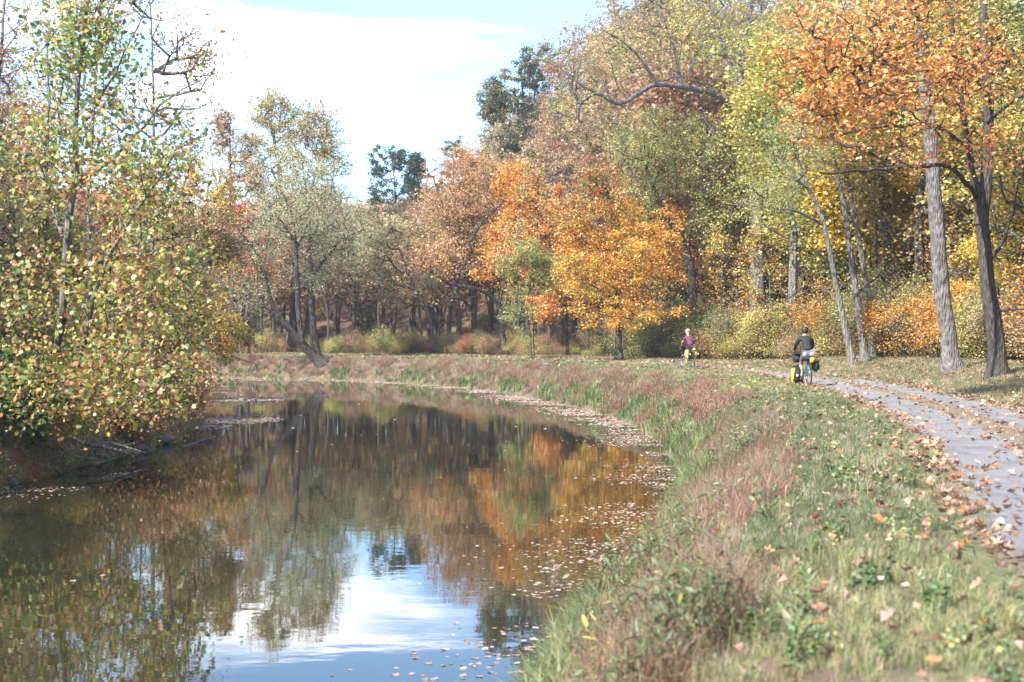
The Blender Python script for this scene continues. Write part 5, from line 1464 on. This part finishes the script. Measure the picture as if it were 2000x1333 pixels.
    if female:
        sk('hair', p, {'a': (0, .515, 1.62, .085, .088), 'b': (0, .48, 1.54, .05, .04), 'c': (0, .45, 1.47, .03)}, [('a', 'b'), ('b', 'c')], hairm)
        h = sk('helmet', p, {'a': (0, .50, 1.655, .125, .13), 'b': (0, .55, 1.71, .125, .14), 'c': (0, .60, 1.74, .09, .10)}, [('a', 'b'), ('b', 'c')], WHT)
        for s in (-.045, 0, .045):
            rbox('helmet_vent', p, (s, .40, 1.70), (.022, .03, .055), BLKP, .008, (.25, 0, 0))
    else:
        sk('hair', p, {'a': (0, .475, 1.555, .085, .07), 'b': (0, .50, 1.63, .115, .11), 'c': (0, .53, 1.70, .115, .12), 'd': (0, .56, 1.75, .08, .09)}, [('a', 'b'), ('b', 'c'), ('c', 'd')], hairm)
    return p

def loc_on(base, rz, off):
    c, s = math.cos(rz), math.sin(rz)
    return (base[0] + c * off[0] - s * off[1], base[1] + s * off[0] + c * off[1], base[2] + off[2])
# man, nearer, on the left wheel track
mb = (W(1580, 750, 42.3)[0], 42.3, -.012); mr = math.radians(1.5)
bicycle(mb, mr, 'teal touring bicycle ridden by the man in black', TEAL)
rider(mb, mr, 'man cycling away in black long sleeved top and grey shorts', BLK, GRYC, HAIRD)
o = pannier(loc_on(mb, mr, (-.40, .02, .30)), mr, 'large yellow and black pannier hanging low left of the man\'s rear wheel', .22, .30, .46, .12)
def bagthing(base, rz, label, parts, name='bag'):
    e = empty(name, base, rz); tag(e, label, 'bag')
    for nm, c, s, m_, bv in parts: rbox(nm, e, c, s, m_, bv)
    return e
bagthing(loc_on(mb, mr, (.19, -.02, .60)), mr, 'crumpled black pannier on the right of the man\'s rear wheel', [('bag_body', (0, 0, 0), (.17, .28, .34), BLK, .05), ('flap', (.01, -.12, .14), (.19, .12, .10), BLK, .04), ('side_pocket', (.07, .0, -.03), (.08, .2, .18), BLK, .03)])
bagthing(loc_on(mb, mr, (-.02, -.06, .82)), mr, 'black rack bag with a yellow pouch strapped behind the man\'s saddle', [('bag_body', (0, 0, 0), (.30, .26, .15), BLK, .05), ('yellow_pouch', (.07, -.14, -.05), (.13, .07, .16), YEL, .025)])
e = empty('bedroll', loc_on(mb, mr, (-.02, -.06, .90)), mr); tag(e, 'grey and lilac rolled bundle on top of the man\'s rack bag', 'bundle')
sk('grey_roll', e, {'a': (-.19, .02, .03, .085), 'b': (-.12, .01, .03, .095), 'c': (-.04, .0, .02, .085)}, [('a', 'b'), ('b', 'c')], LGRY)
sk('lilac_bundle', e, {'a': (.0, -.08, .04, .06), 'b': (.09, -.08, .045, .08), 'c': (.15, -.06, .03, .05)}, [('a', 'b'), ('b', 'c')], LILAC)
bagthing(loc_on(mb, mr, (-.10, 1.02, .80)), mr, 'black bag hanging from the man\'s handlebar', [('bag_body', (0, 0, 0), (.30, .18, .24), BLK, .04), ('lid', (0, 0, .13), (.31, .19, .04), BLK, .015)])
bagthing(loc_on(mb, mr, (-.16, 1.02, .42)), mr, 'black front pannier low beside the man\'s front wheel', [('bag_body', (0, 0, 0), (.13, .24, .28), BLK, .03), ('roll_top', (0, 0, .15), (.12, .23, .05), BLK, .02)])

# woman, farther
wb = (W(1352, 716, 66.5)[0], 66.5, -.012); wr = math.radians(15)
bicycle(wb, wr, 'blue touring bicycle ridden by the woman in maroon', BLUEF)
rider(wb, wr, 'woman cycling away in maroon shirt, dark shorts and white helmet', PURP, DPURP, HAIRB, True)
pannier(loc_on(wb, wr, (-.20, -.02, .60)), wr, 'left yellow and black pannier on the woman\'s bicycle', .20, .30, .46)
pannier(loc_on(wb, wr, (.20, -.02, .62)), wr, 'right yellow and black pannier on the woman\'s bicycle', .18, .30, .42)
bagthing(loc_on(wb, wr, (.08, -.08, .84)), wr, 'yellow bundle on the woman\'s rear rack', [('bag_body', (0, 0, 0), (.18, .22, .14), YEL, .05), ('strap', (0, 0, .0), (.03, .23, .15), BLK, .01)])
bagthing(loc_on(wb, wr, (-.08, 1.03, .86)), wr, 'black bag hanging from the woman\'s handlebar', [('bag_body', (0, 0, 0), (.26, .18, .20), BLK, .04), ('lid', (0, 0, .11), (.27, .19, .03), BLK, .012)])

# ------------------------------------------------------------------ thin autumn haze
m, N, L = new_mat('haze_air')
o = N('ShaderNodeOutputMaterial'); v = N('ShaderNodeVolumePrincipled')
v.inputs['Color'].default_value = (0.93, 0.95, 1.0, 1)
v.inputs['Density'].default_value = 0.0003
L(v.outputs[0], o.inputs['Volume'])
bm = bmesh.new(); bmesh.ops.create_cube(bm, size=1)
me = bpy.data.meshes.new('haze'); bm.to_mesh(me); bm.free()
h = link('haze', me, mat=m)
h.scale = (3400, 2900, 75); h.location = (0, 1150, 27)
tag(h, kind='stuff')
scene.cycles.volume_bounces = 0
